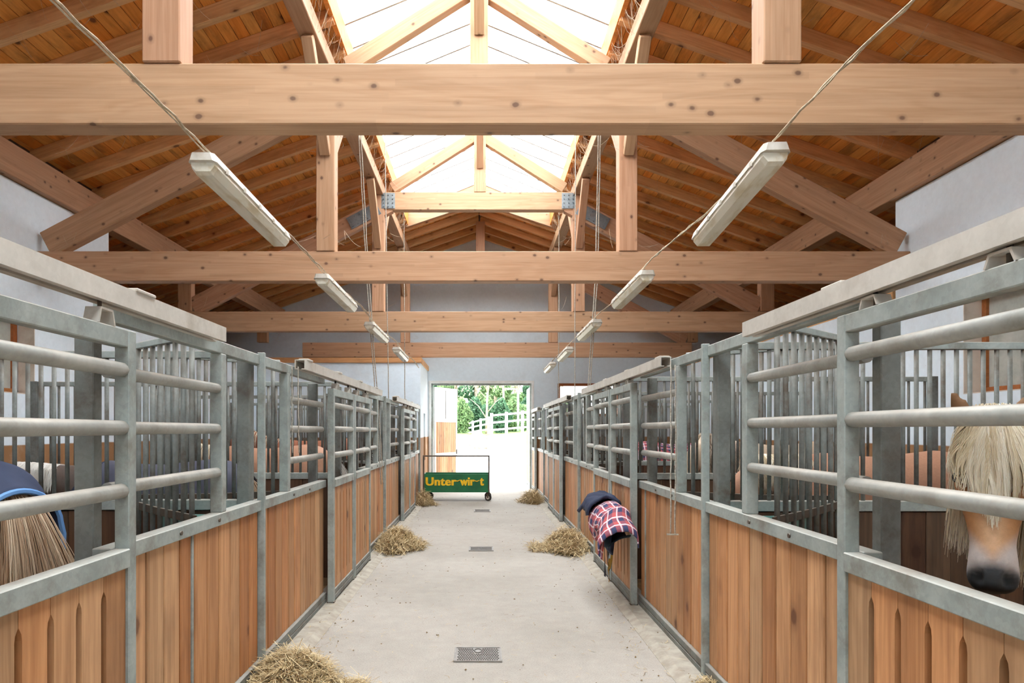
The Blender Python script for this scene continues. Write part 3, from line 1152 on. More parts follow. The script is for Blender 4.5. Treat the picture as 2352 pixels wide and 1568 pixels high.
def door_track(s, y0, y1, label):
    X = s * DX
    t = thing('door_track', label, 'door track', (X, (y0 + y1) / 2, 2.2), group='cream sliding door tracks')
    w, h, th = 0.042, 0.078, 0.007
    z0 = 2.19 + 0.3 * DZ[s]
    poly = [(X - w, z0), (X - 0.012, z0), (X - 0.012, z0 + th), (X - w + th, z0 + th), (X - w + th, z0 + h - th), (X + w - th, z0 + h - th),
            (X + w - th, z0 + th), (X + 0.012, z0 + th), (X + 0.012, z0), (X + w, z0), (X + w, z0 + h), (X - w, z0 + h)]
    o = pydata('rail', *prism_vf(poly, y0, y1, 'xz'), 'track', t)
    fix_normals(o)
    for k in range(int((y1 - y0) / 1.2) + 1):
        y = y0 + 0.15 + k * 1.2
        if y < y1 - 0.1:
            block('splice_plate', (X - 0.03, y - 0.08, z0 + h), (X + 0.05, y + 0.08, z0 + h + 0.014), 'track', t)
    return t


def partition(s, y, label, full=True):
    x0, x1 = s * 1.66, s * 5.0
    h = DZ[s]
    t = thing('stall_partition', label, 'stall partition', (s * 3.3, y, 0), group='barred stall partitions')
    bar('front_post', (s * 1.625, y, 0), (s * 1.625, y, 2.19 + h), 0.1, 0.085, 'galv_dirty', t, up=(1, 0, 0))
    bar('end_post', (s * 5.02, y, 0), (s * 5.02, y, 2.25 + h), 0.08, 0.08, 'galv_dirty', t, up=(1, 0, 0))
    bar('top_rail', (x0, y, 2.22 + h), (s * 4.98, y, 2.22 + h), 0.05, 0.05, 'galv', t)
    bar('sill_rail', (x0, y, 1.19), (s * 4.98, y, 1.19), 0.07, 0.07, 'galv', t)
    n = 36
    for k in range(n):
        x = s * (1.72 + (k + 0.5) * (4.96 - 1.70) / n)
        rod('bar', (x, y, 1.225), (x, y, 2.195 + h), 0.0145, 'galv_dirty', t, seg=8)
    n = 20
    w = (4.97 - 1.68) / n
    for k in range(n):
        x = s * (1.68 + (k + 0.5) * w)
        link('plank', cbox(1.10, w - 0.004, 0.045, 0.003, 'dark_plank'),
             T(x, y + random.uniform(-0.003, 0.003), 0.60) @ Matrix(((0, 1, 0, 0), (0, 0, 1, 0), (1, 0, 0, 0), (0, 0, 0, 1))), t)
    return t


def feeder(s, ya, e, label):
    """diagonal grille that closes off the feed corner beside a partition, with its trough"""
    p0 = Vector((s * 1.63, ya + e * 0.80, 0))
    p1 = Vector((s * 2.42, ya + e * 0.10, 0))
    t = thing('feeder_grille', label, 'feeder grille', ((p0.x + p1.x) / 2, (p0.y + p1.y) / 2, 0.9), group='diagonal feeder grilles')
    up = Vector((0, 0, 1))
    bar('top_rail', p0 + up * (2.245 + DZ[s]), p1 + up * (2.245 + DZ[s]), 0.04, 0.04, 'galv', t)
    mid = (p0 + p1) / 2
    sag = Vector((p1.y - p0.y, -(p1.x - p0.x), 0)).normalized() * 0.03
    bar('lower_strip', p0 + up * 1.19, mid + up * 1.20, 0.012, 0.05, 'iron', t)
    bar('lower_strip', mid + up * 1.20, p1 + up * 1.225, 0.012, 0.05, 'iron', t)
    n = 10
    for k in range(n):
        c = p0 + (p1 - p0) * ((k + 0.5) / n)
        rod('bar', c + up * 0.82, c + up * (2.225 + DZ[s]), 0.0165, 'galv_dirty', t, seg=8)
    return t


def trough(s, ya, e, label):
    zt, zb = 1.13, 0.85
    c0 = Vector((s * 1.62, ya + e * 0.06))
    c1 = Vector((s * 1.62, ya + e * 0.66))
    c2 = Vector((s * 2.20, ya + e * 0.06))
    cen = (c0 + c1 + c2) / 3

    def ring(k, z):
        return [(cen.x + (c.x - cen.x) * k, cen.y + (c.y - cen.y) * k, z) for c in (c0, c1, c2)]
    vs = ring(1, zt) + ring(0.75, zb) + ring(0.9, zt) + ring(0.68, zb + 0.02)
    fs = []
    for i in range(3):
        j = (i + 1) % 3
        fs += [(i, j, 3 + j, 3 + i), (i, 6 + i, 6 + j, j), (6 + i, 9 + i, 9 + j, 6 + j)]
    fs += [(3, 4, 5), (9, 11, 10)]
    t = thing('feed_trough', label, 'trough', (cen.x, cen.y, zb), group='corner feed troughs')
    o = pydata('bowl', vs, fs, 'trough', t)
    fix_normals(o)
    tube('rim', [*ring(1, zt), ring(1, zt)[0]], 0.014, 'trough', t, seg=6)
    for k, (a_, b_) in enumerate(((c0, c1), (c0, c2))):
        m_ = (a_ + b_) / 2
        q = m_ + (m_ - cen) * (-0.12)
        bar('support', (m_.x, m_.y, zb + 0.1), (q.x, q.y, zt - 0.02), 0.02, 0.03, 'galv_dirty', t)
    return t


WHERE_A = ['beside the big hay pile', 'halfway down the aisle', 'at the far end of the aisle']
for s in (-1, 1):
    of = OFF[s]
    sd = SIDE[s]
    for i, ya in enumerate(A_POS):
        y = ya + of
        nn = ('third', 'second', 'first')[i]
        far = not (s < 0 and i == 2)
        stall_front(s, y, 'galvanised pipe and plank stall front, %s from the doorway, on the %s' % (nn, sd), far=far)
        partition(s, y, 'barred steel and plank partition behind the %s stall front from the doorway, %s' % (nn, sd))
        for e in (-1, 1):
            if e > 0 and not far:
                continue
            end = 'doorway' if e > 0 else 'camera'
            feeder(s, y, e, 'diagonal barred feeder grille at the %s partition from the doorway, %s face, %s' % (nn, end, sd))
            if i == 0:
                trough(s, y, e, 'teal corner feed trough %s the partition by the front hay, %s' % ('behind' if e > 0 else 'before', sd))
    for i, yb in enumerate(B_POS):
        y = yb + of
        nn = ('third', 'second', 'first')[i]
        if i > 0:
            partition(s, y, 'barred steel and plank partition between the %s door pair from the doorway, %s' % (nn, sd))
        y1t = y + 2.06
        door_track(s, y - 2.21 if i else y - 1.4, y1t, 'cream dusty door track above the %s door pair from the doorway, %s' % (nn, sd))
        if i:
            stall_door(s, y - 1.10, y - 0.02, 'sliding stall door, camera half of the %s pair from the doorway, %s' % (nn, sd))
        stall_door(s, y + 0.02, y + 1.10, 'sliding stall door, doorway half of the %s pair from the doorway, %s' % (nn, sd))
# the last door on the rug side runs up to the gable wall
yE = A_POS[2] + OFF[1]
stall_door(1, yE + 1.83, yE + 2.82, 'narrow sliding stall door beside the open yard doorway, plaid rug side')
door_track(1, yE + 0.75, YB - 0.03, 'short cream door track ending at the gable wall, plaid rug side')
# narrow steel joint strips between planks
for s, y, lb in ((-1, 3.60, 'thin steel joint strip in the planks before the front hay pile, cart side'), (1, 6.36, 'thin steel joint strip in the planks beside the rug door')):
    o = bar('joint_strip', (s * (FX - 0.022), y, 0.14), (s * (FX - 0.022), y, 1.145), 0.02, 0.014, 'galv', None, up=(1, 0, 0), b=0.002)
    tag(o, lb, 'joint strip')

# ------------------------------------------------------------------ hanging strip lamps
def strip_lamp(p0, p1, label, wire_z):
    p0, p1 = Vector(p0), Vector(p1)
    Mw, L = frame_of(p0, p1)
    t = thing('strip_lamp', label, 'lamp', (p0 + p1) / 2, group='strip lamps hanging over the stall fronts')
    w = 0.075

    def loft(secs, nm, mat, parent):
        # secs: list of (x, half width, zlo, zhi) ; octagon-like section
        vs, fs = [], []
        for x, hw, zl, zh in secs:
            vs += [(x, -hw, zh), (x, -hw, (zl + zh) / 2), (x, -hw * 0.62, zl), (x, hw * 0.62, zl), (x, hw, (zl + zh) / 2), (x, hw, zh)]
        n = 6
        for i in range(len(secs) - 1):
            for k in range(n):
                k2 = (k + 1) % n
                fs.append((i * n + k, i * n + k2, (i + 1) * n + k2, (i + 1) * n + k))
        fs.append(tuple(range(n)))
        fs.append(tuple(range((len(secs) - 1) * n, len(secs) * n))[::-1])
        o = pydata(nm, vs, fs, mat, parent, Mw=Mw)
        return fix_normals(o)
    h = L / 2
    e = 0.03
    loft([(-h + e, w * 0.86, -0.062, 0), (-h + e + 0.03, w * 0.95, -0.075, 0), (h - e - 0.03, w * 0.95, -0.075, 0), (h - e, w * 0.86, -0.062, 0)], 'diffuser', 'lamp_glass', t)
    vs, fs = [], []
    secs = [(-h, w * 0.8, -0.012, 0.030), (-h + 0.03, w * 1.05, -0.014, 0.035), (h - 0.03, w * 1.05, -0.014, 0.035), (h, w * 0.8, -0.012, 0.030)]
    for x, hw, zl, zh in secs:
        vs += [(x, -hw, zl), (x, hw, zl), (x, hw * 0.8, zh), (x, -hw * 0.8, zh)]
    for i in range(3):
        for k in range(4):
            k2 = (k + 1) % 4
            fs.append((i * 4 + k, i * 4 + k2, (i + 1) * 4 + k2, (i + 1) * 4 + k))
    fs += [(0, 1, 2, 3), (15, 14, 13, 12)]
    fix_normals(pydata('housing', vs, fs, 'lamp_body', t, Mw=Mw))
    for k in range(5):
        x = -h + 0.18 + k * (L - 0.36) / 4
        for sg in (-1, 1):
            link('clip', cbox(0.03, 0.01, 0.03, 0.002, 'lamp_body'), Mw @ T(x, sg * w * 1.06, -0.012), t)
    for x in (-h + 0.12, h - 0.12):
        q = Mw @ Vector((x, 0, 0.035))
        rod('hook', q, (q.x, q.y, max(wire_z, q.z + 0.03)), 0.005, 'iron', t, seg=5)
    return t


LW = 3.245
LL = [((-1.53, 3.72, 3.185), (-1.55, 5.30, 3.185)), ((-1.55, 6.60, 3.185), (-1.56, 8.22, 3.185)),
      ((-1.57, 9.52, 3.185), (-1.57, 11.10, 3.185)), ((-1.56, 12.45, 3.19), (-1.56, 14.0, 3.17))]
LR = [((1.57, 3.62, 3.20), (1.64, 5.10, 3.13)), ((1.57, 6.45, 3.185), (1.585, 8.0, 3.185)),
      ((1.575, 9.30, 3.185), (1.58, 10.85, 3.185)), ((1.575, 12.15, 3.16), (1.58, 13.7, 3.14)), ((1.56, 14.85, 3.16), (1.56, 16.4, 3.14))]
WHR = ['biggest', 'second biggest', 'third biggest', 'fourth biggest', 'smallest']
for i, (a, b) in enumerate(LL):
    nm = ['biggest', 'second biggest', 'third biggest', 'smallest'][i]
    strip_lamp(a, b, '%s grey-white strip lamp hanging in the row on the cart side' % nm, LW)
for i, (a, b) in enumerate(LR):
    nm = WHR[i]
    strip_lamp(a, b, '%s %s strip lamp hanging in the row on the plaid rug side' % (nm, 'yellowed' if i == 0 else 'grey-white'), LW)


def fuzzy(pts, n, amp):
    out = []
    pts = [Vector(p) for p in pts]
    for i in range(len(pts) - 1):
        for k in range(n):
            f = k / n
            p = pts[i].lerp(pts[i + 1], f)
            out.append(p + Vector((random.uniform(-1, 1), random.uniform(-1, 1), random.uniform(-1, 1))) * amp)
    out.append(pts[-1])
    return out


for s, XX, y1, lb in ((-1, -1.55, 16.9, 'dusty suspension cable carrying the lamp row on the cart side'), (1, 1.58, 17.4, 'dusty suspension cable carrying the lamp row on the plaid rug side')):
    t = thing('suspension_cable', lb, 'cable', (XX, 8, LW))
    ys = np.linspace(YF + 0.02, y1, 30)
    pts = [(XX + 0.02 * math.sin(y * 1.7), y, LW + 0.012 - 0.02 * math.sin((y - 0.9) * 2.1)) for y in ys]
    tube('wire', fuzzy(pts, 5, 0.004), 0.0045, 'web', t, seg=5)
    pts2 = [(p[0] + 0.012, p[1], p[2] + 0.008) for p in pts]
    tube('power_cord', fuzzy(pts2, 6, 0.007), 0.006, 'web', t, seg=5)


# ------------------------------------------------------------------ pull cords
def cord(pts, r, label, strands=2, gap=0.03, handle=False, mat='rope'):
    pts = [Vector(p) for p in pts]
    t = thing('pull_cord', label, 'cord', pts[-1], group='pull cords')
    for k in range(strands):
        off = Vector(((k - (strands - 1) / 2) * gap, 0, 0))
        tube('strand', fuzzy([p + off for p in pts], 10, 0.003), r, mat, t, seg=5)
    if handle:
        p = pts[-1]
        bar('toggle', p + Vector((-0.045, 0, 0)), p + Vector((0.045, 0, 0)), 0.012, 0.012, 'rope', t, b=0.002)
    return t


cord([P(826, 300, 9.6), P(845, 640, 9.9), P(872, 1010, 10.1), P(878, 1112, 10.15)], 0.008, 'double pull cord hanging past the second lamp on the cart side to the planks')
cord([P(884, 300, 11.6), P(889, 660, 11.6), P(893, 930, 11.6)], 0.008, 'straight single cord hanging past the third lamp on the cart side', 1)
cord([P(927, 400, 13.6), P(929, 660, 13.6), P(930, 940, 13.6)], 0.008, 'thin straight cord hanging past the smallest lamp on the cart side', 1)
cord([P(1377, 300, 9.6), P(1370, 640, 9.8), P(1352, 900, 9.9)], 0.009, 'double knotted cord hanging past the third lamp on the plaid rug side')
cord([P(1322, 300, 11.4), P(1321, 650, 11.4), P(1320, 920, 11.4)], 0.008, 'straight single cord crossing the fourth lamp on the plaid rug side', 1)
cord([P(1284, 420, 13.6), P(1284, 660, 13.6), P(1283, 940, 13.6)], 0.008, 'thin straight cord beside the smallest lamp on the plaid rug side', 1)
cord([(1.47, 5.24, 2.2), (1.475, 5.25, 1.6), (1.47, 5.25, 0.90)], 0.006, 'looped grey cord with wooden toggle hanging from the rug side top rail', 2, 0.035, True)
cord([(-1.47, 5.38, 2.2), (-1.475, 5.40, 1.9), (-1.47, 5.41, 1.52)], 0.005, 'looped pale cord hanging from the cart side top rail over the pipes', 2, 0.05)


# ------------------------------------------------------------------ cart
def cart():
    x0, x1, y0, y1 = -1.40, 0.19, 16.35, 17.02
    t = thing('feed_cart', 'green painted feed cart with yellow lettering on castors by the doorway', 'cart', ((x0 + x1) / 2, (y0 + y1) / 2, 0))
    zb, zm, zt = 0.215, 0.655, 1.07
    th = 0.02
    block('front_panel', (x0, y0, zb), (x1, y0 + th, zm), 'green', t)
    block('back_panel', (x0, y1 - th, zb), (x1, y1, zm), 'green', t)
    block('side_panel', (x0, y0 + th, zb), (x0 + th, y1 - th, zm), 'green', t)
    block('side_panel', (x1 - th, y0 + th, zb), (x1, y1 - th, zm), 'green', t)
    block('bed', (x0 + th, y0 + th, zb), (x1 - th, y1 - th, zb + 0.02), 'iron', t)
    for x in (x0 + 0.014, x1 - 0.014):
        block('upright', (x - 0.018, y0 - 0.03, zb), (x + 0.018, y0, zt), 'iron', t)
    block('push_bar', (x0 - 0.004, y0 - 0.03, zt), (x1 + 0.004, y0, zt + 0.034), 'iron', t)
    # lettering, fitted word by word into the painted line
    wd = x1 - x0
    for txt, f0, f1, z0, z1 in (('Unter', 0.044, 0.500, 0.378, 0.578), ('wir', 0.560, 0.772, 0.378, 0.572), ('t', 0.858, 0.912, 0.378, 0.560)):
        cu = bpy.data.curves.new('lettering', 'FONT')
        cu.body = txt
        cu.size = 0.335
        cu.offset = 0.006
        cu.extrude = 0.002
        cu.space_character = 1.06
        tmp = bpy.data.objects.new('tmp', cu)
        COL.objects.link(tmp)
        dg = bpy.context.evaluated_depsgraph_get()
        me = bpy.data.meshes.new_from_object(tmp.evaluated_get(dg))
        bpy.data.objects.remove(tmp)
        me.materials.clear()
        me.materials.append(M['yellow'])
        n_ = len(me.vertices)
        co = np.empty(n_ * 3)
        me.vertices.foreach_get('co', co)
        co = co.reshape(-1, 3)
        lo_, hi_ = co.min(axis=0), co.max(axis=0)
        tx0, tx1 = x0 + wd * f0, x0 + wd * f1
        kx, kz = (tx1 - tx0) / (hi_[0] - lo_[0]), (z1 - z0) / (hi_[1] - lo_[1])
        new = np.stack([(co[:, 0] - lo_[0]) * kx, -0.0035 - co[:, 2], (co[:, 1] - lo_[1]) * kz], axis=1)
        pv, pf = [], []
        for k_, dx_ in enumerate((-0.009, -0.0045, 0.0, 0.0045, 0.009)):       # heavy brush strokes
            b0_ = len(pv)
            pv += [(q_[0] + dx_, q_[1] - 0.0002 * k_, q_[2]) for q_ in new.tolist()]
            pf += [tuple(b0_ + i_ for i_ in pl_.vertices) for pl_ in me.polygons]
        bpy.data.meshes.remove(me)
        me = bpy.data.meshes.new('lettering')
        me.from_pydata(pv, [], pf)
        me.materials.append(M['yellow'])
        link('lettering', me, T(tx0, y0, z0), t)
    # the two painted flourishes of the writing
    for pts in ([(0.490, 0.492), (0.512, 0.484), (0.530, 0.490), (0.552, 0.508)], [(0.765, 0.506), (0.785, 0.490), (0.812, 0.478), (0.842, 0.502)]):
        q = [(x0 + wd * a_, y0 - 0.004, b_) for a_, b_ in pts]
        tube('flourish', fuzzy(q, 3, 0.0), 0.012, 'yellow', t, seg=6)
    # castors
    for x in (x0 + 0.13, x1 - 0.03):
        for y in (y0 + 0.08, y1 - 0.08):
            c = Vector((x, y, 0.085))
            w = rod('castor_wheel', c + Vector((-0.02, -0.0, 0)), c + Vector((0.02, 0.0, 0)), 0.083, 'rubber', t, seg=18)
            w.matrix_basis = WM[t.name].inverted() @ (T(c) @ Matrix.Rotation(math.radians(62), 4, 'Z'))
            d = link('hub', cyl(0.046, 0.045, 12, 'lamp_body'), T(c) @ Matrix.Rotation(math.radians(62), 4, 'Z'), t)
            R = T(c) @ Matrix.Rotation(math.radians(62), 4, 'Z')
            f = link('castor_fork', cbox(0.07, 0.06, 0.03, 0.004, 'iron'), R @ T(0, 0.0, 0.112), t)
            for sg in (-1, 1):
                link('fork_arm', cbox(0.006, 0.045, 0.12, 0.002, 'iron'), R @ T(sg * 0.03, 0, 0.05), f)
    return t


cart()


# ------------------------------------------------------------------ hay
def blades(n, fpos, length, width, flat=0.5):
    """random thin blades: arrays of vertices, faces, tones"""
    vs, fs, tn = [], [], []
    for i in range(n):
        p, up = fpos()
        a = random.uniform(0, 2 * math.pi)
        el = random.gauss(0, 0.6) * (1 - flat) + random.uniform(-0.1, 0.25)
        d = Vector((math.cos(a) * math.cos(el), math.sin(a) * math.cos(el), math.sin(el)))
        L = length * random.uniform(0.45, 1.25)
        b = Vector((random.uniform(-1, 1), random.uniform(-1, 1), random.uniform(-0.6, 0.9))) * L * 0.22
        w = d.cross(Vector((0, 0, 1))).normalized() * width * random.uniform(0.6, 1.3)
        w2 = d.cross(w).normalized() * width * 0.5
        p0, p1, p2 = p - d * L / 2, p + b, p + d * L / 2
        k = len(vs)
        for q in (p0, p1, p2):
            vs += [q - w, q + w, q + w2]
        for j in (0, 3):
            for m in range(3):
                fs.append((k + j + m, k + j + (m + 1) % 3, k + j + 3 + (m + 1) % 3, k + j + 3 + m))
        tn += [random.random() ** 1.3] * 9
    return vs, fs, tn


def hay_pile(cx, cy, rx, ry, h, n, label, L=0.22, wd=0.0022, tail=None):
    def base_h(a, r):
        return h * max(0.0, (1 - r ** 1.6)) * (0.8 + 0.3 * math.sin(a * 3 + cx * 5) + 0.2 * math.sin(a * 7 + r * 9))

    def fpos():
        if tail and random.random() < 0.13:
            return Vector((cx + random.uniform(*tail[0]), cy + random.uniform(*tail[1]), 0.012 + random.random() * 0.02)), 0
        a = random.uniform(0, 2 * math.pi)
        r = random.random() ** 0.6
        if random.random() < 0.08:
            r *= 1.35
        z = base_h(a, min(r, 1.0))
        return Vector((cx + rx * r * math.cos(a), cy + ry * r * math.sin(a), 0.04 + z * random.uniform(0.55, 1.12))), 0
    vs, fs, tn = blades(n, fpos, L, wd)
    # matted core
    k = len(vs)
    m, q = 24, 7
    for j in range(q):
        r = j / (q - 1)
        for i in range(m):
            a = 2 * math.pi * i / m
            vs.append(Vector((cx + rx * r * 0.93 * math.cos(a), cy + ry * r * 0.93 * math.sin(a), max(0.003, base_h(a, r) * 0.85 + random.uniform(-0.012, 0.012)))))
            tn.append(0.85)
    for j in range(q - 1):
        for i in range(m):
            i2 = (i + 1) % m
            fs.append((k + j * m + i, k + (j + 1) * m + i, k + (j + 1) * m + i2, k + j * m + i2))
    o = pydata('hay_pile', [tuple(v) for v in vs], fs, 'hay')
    set_tone(o, tn)
    return tag(o, label, 'hay', 'hay piles along the stall fronts', 'stuff')


hay_pile(-1.27, 4.52, 0.25, 0.30, 0.17, 6000, 'largest loose hay pile against the planks at the bottom of the picture', tail=((0.1, 0.5), (-0.3, 0.05)))
hay_pile(-1.24, 9.92, 0.26, 0.62, 0.20, 3600, 'loose hay pile on the kerb halfway down the aisle, cart side', 0.27, 0.0034, tail=((0.1, 0.4), (-0.3, 0.3)))
hay_pile(1.24, 9.80, 0.27, 0.62, 0.22, 3600, 'loose hay pile spilling into the aisle before the hung plaid rug', 0.27, 0.0034, tail=((-0.55, 0.0), (-0.3, 0.3)))
hay_pile(-1.36, 15.70, 0.16, 0.55, 0.24, 1100, 'small hay heap beside the castors of the green cart', 0.3, 0.0045, tail=((0.0, 0.35), (-0.4, 0.0)))
hay_pile(1.22, 16.20, 0.22, 0.6, 0.22, 1200, 'small hay heap by the doorway opposite the green cart', 0.3, 0.0045, tail=((-0.35, 0.1), (-0.3, 0.3)))
hay_pile(1.50, 4.32, 0.10, 0.25, 0.05, 350, 'thin wisp of hay at the foot of the planks on the plaid rug side', 0.12, 0.0025)


def litter():
    def fpos():
        y = 3.6 + 14.5 * random.random() ** 1.4
        if random.random() < 0.6:
            x = random.choice((-1, 1)) * random.gauss(1.28, 0.10)
        else:
            x = random.uniform(-1.25, 1.25)
        x = max(-1.45, min(1.45, x))
        z = 0.04 if abs(x) > 1.37 else 0.006
        return Vector((x, y, z)), 0
    vs, fs, tn = blades(1500, fpos, 0.055, 0.0016, flat=0.97)
    vs = [(v[0], v[1], max(0.003, min(v[2], 0.048 if abs(v[0]) > 1.3 else 0.014))) for v in vs]
    # dark crumbs
    for i in range(420):
        p, _ = fpos()
        r = random.uniform(0.003, 0.009)
        k = len(vs)
        for q in ((1, 0, 0), (-1, 0, 0), (0, 1, 0), (0, -1, 0), (0, 0, 0.8), (0, 0, -0.4)):
            vs.append((p.x + q[0] * r * random.uniform(0.7, 1.5), p.y + q[1] * r * 1.2, p.z + q[2] * r))
        for f in ((0, 2, 4), (2, 1, 4), (1, 3, 4), (3, 0, 4), (2, 0, 5), (1, 2, 5), (3, 1, 5), (0, 3, 5)):
            fs.append(tuple(k + j for j in f))
        tn += [1.0] * 6
    o = pydata('straw_litter', vs, fs, 'litter')
    set_tone(o, tn)
    tag(o, 'scattered straw wisps and crumbs lying on the concrete aisle', 'straw', None, 'stuff')


litter()


# ------------------------------------------------------------------ floor drains
def drain(x0, x1, y0, y1, label, n=(18, 9)):
    t = thing('drain_cover', label, 'drain cover', ((x0 + x1) / 2, (y0 + y1) / 2, 0), group='drain covers in the aisle')
    block('plate', (x0, y0, 0.0), (x1, y1, 0.008), 'grate', t, b=0.002)
    for a, b, c, d in ((x0, x1, y0, y0 + 0.012), (x0, x1, y1 - 0.012, y1), (x0, x0 + 0.012, y0 + 0.012, y1 - 0.012), (x1 - 0.012, x1, y0 + 0.012, y1 - 0.012)):
        block('rim', (a, c, 0.008), (b, d, 0.014), 'grate', t, b=0.001)
    vs, fs = [], []
    nx, ny = n
    for j in range(ny):
        for i in range(nx):
            cx_ = x0 + 0.022 + (i + 0.5 + 0.5 * (j % 2)) * (x1 - x0 - 0.05) / nx
            cy_ = y0 + 0.022 + (j + 0.5) * (y1 - y0 - 0.044) / ny
            if abs(cx_ - (x0 + x1) / 2) < 0.03 and cy_ > (y0 + y1) / 2 + 0.02:
                continue
            v, f = boxes_vf([((cx_ - 0.0062, cy_ - 0.008, 0.008), (cx_ + 0.0062, cy_ + 0.008, 0.0125))])
            k = len(vs)
            vs += v
            fs += [tuple(q + k for q in w) for w in f]
    o = pydata('tread_pattern', vs, fs, 'grate_dark', t)
    o['kind'] = 'stuff'
    ring = [((x0 + x1) / 2 + 0.028 * math.cos(a), (y0 + y1) / 2 + 0.075 + 0.045 * math.sin(a), 0.011) for a in np.linspace(0, 2 * math.pi, 17)]
    tube('emblem_ring', ring, 0.004, 'grate_dark', t, seg=5)
    return t


drain(-0.205, 0.152, 5.00, 5.32, 'largest studded iron drain cover set in the front of the aisle')
drain(-0.18, 0.17, 9.60, 9.92, 'small iron drain cover between the two middle hay piles')
drain(-0.16, 0.19, 14.2, 14.6, 'tiny iron drain cover in front of the green cart')


# ------------------------------------------------------------------ plaid rug hung on a stall door
def hung_rug():
    # hangs on a bracket in front of the door's aisle face
    y0, y1 = 6.14, 7.30
    xd = DX - 0.035
    t = thing('hanging_rug', 'plaid horse rug and dark straps slung over a bracket on a stall door', 'horse rug', (1.25, 6.8, 0.7))

    def sheet(nm, ny, nt, f, mat, thick=0.012, uv=True):
        vs = [f(i / (ny - 1), j / (nt - 1)) for i in range(ny) for j in range(nt)]
        fs = [(i * nt + j, i * nt + j + 1, (i + 1) * nt + j + 1, (i + 1) * nt + j) for i in range(ny - 1) for j in range(nt - 1)]
        o = pydata(nm, vs, fs, mat, t, smooth=True)
        if uv:
            ul = o.data.uv_layers.new(name='UVMap')
            for lp in o.data.loops:
                i, j = divmod(lp.vertex_index, nt)
                ul.data[lp.index].uv = (i / (ny - 1) * 1.25, j / (nt - 1) * 0.8)
        md = o.modifiers.new('thickness', 'SOLIDIFY')
        md.thickness = thick
        return o

    PROF = [(0.012, 0.84), (0.03, 0.925), (0.10, 0.975), (0.19, 0.965), (0.27, 0.915), (0.315, 0.84), (0.32, 0.76), (0.29, 0.71)]

    def prof(b):
        f = b * (len(PROF) - 1)
        i = min(int(f), len(PROF) - 2)
        k = f - i
        return [PROF[i][j] * (1 - k) + PROF[i + 1][j] * k for j in (0, 1)]

    def drape(a, b):
        # a along the door (0 near the camera), b over the bracket from the door side out over the aisle
        dx_, z = prof(b)
        y = y0 + (y1 - y0) * a
        end = max(0.0, 0.25 - a) / 0.25                 # the near end sags and flares open
        far_ = max(0.0, a - 0.8) / 0.2
        k = 1 - 0.35 * far_ + 0.10 * end
        z = z - 0.20 * end ** 1.3 - 0.04 * far_ + 0.022 * math.sin(a * 13 + b * 4) * b + 0.012 * math.sin(a * 31 + 2 * b)
        if b > 0.6:
            z += (b - 0.6) * (0.16 * math.sin(a * 8.0 + 0.6) + 0.30 * max(0.0, a - 0.55))
        x = xd - dx_ * k + 0.014 * math.sin(a * 21 + b * 5)
        return (min(x, xd - 0.006), y, z)
    sheet('plaid_cover', 44, 24, drape, 'plaid')

    # navy collar folded over the far top of the bundle
    def collar(a, b):
        dx_, z = prof(0.12 + 0.62 * b)
        y = 6.84 + 0.54 * a
        x = xd - dx_ * (1.06 + 0.10 * a) - 0.02 * math.sin(b * 9 + a * 4)
        z = z + 0.035 + 0.02 * math.sin(a * 7 + b * 3) + 0.014 * math.sin(a * 23 - b * 9) + 0.008 * math.sin(a * 41 + b * 17) - 0.05 * max(0, a - 0.7) * 3 * b
        return (min(x, xd - 0.01), y, z)
    sheet('dark_collar', 16, 14, collar, 'rug_navy', 0.02)
    # hanging lower flap, dark lining folded in a wedge
    def flap(a, b):
        y = 6.40 + 0.42 * a
        w = 0.15 * (1 - b * 0.5)
        x = xd - 0.20 + w * (0.5 - abs(a - 0.5)) * 1.2
        z = 0.76 - 0.26 * b * (0.55 + 0.45 * math.sin(a * 3.0))
        return (x, y + 0.05 * b * math.sin(a * 9), z)
    sheet('folded_flap', 16, 10, flap, 'rug_navy')
    def lin(a, b):
        y = 6.26 + 0.40 * a
        x = xd - 0.05 - 0.2 * b
        z = 0.79 - 0.13 * math.sin(a * 3.14) * 0.5 - 0.10 * b * b - 0.06 * (1 - a)
        return (x, y, z)
    sheet('dark_lining', 12, 8, lin, 'lining')
    # bracket under the rug
    rod('bracket', (xd - 0.002, 6.85, 0.87), (xd - 0.25, 6.85, 0.885), 0.012, 'iron', t, seg=8)
    rod('bracket', (xd - 0.002, 6.6, 0.87), (xd - 0.25, 6.6, 0.885), 0.012, 'iron', t, seg=8)

    def strap(nm, pts, w, mat):
        pts = [Vector(p) for p in pts]
        vs, fs = [], []
        fine = []
        for i in range(len(pts) - 1):
            for k in range(4):
                fine.append(pts[i].lerp(pts[i + 1], k / 4))
        fine.append(pts[-1])
        for i, p in enumerate(fine):
            a = 0.5 * math.sin(i * 0.4 + pts[0].y * 20)
            d = Vector((math.sin(a) * 0.6, math.cos(a), 0)) * w / 2
            nx = Vector((math.cos(a), -math.sin(a), 0)) * 0.002
            vs += [p - d - nx, p + d - nx, p + d + nx, p - d + nx]
        for i in range(len(fine) - 1):
            for k in range(4):
                k2 = (k + 1) % 4
                fs.append((i * 4 + k, i * 4 + k2, i * 4 + 4 + k2, i * 4 + 4 + k))
        fs += [(0, 1, 2, 3), tuple(len(vs) - 4 + q for q in (3, 2, 1, 0))]
        return fix_normals(pydata(nm, [tuple(v) for v in vs], fs, mat, t))
    xs = xd - 0.17
    strap('strap', [(xs, 7.12, 0.86), (xs - 0.06, 7.10, 0.76), (xs - 0.05, 6.98, 0.70), (xs, 6.85, 0.74), (xs, 6.8, 0.86)], 0.05, 'strap_dark')
    strap('strap', [(xs - 0.02, 7.0, 0.80), (xs - 0.02, 7.0, 0.56)], 0.12, 'rug_navy')
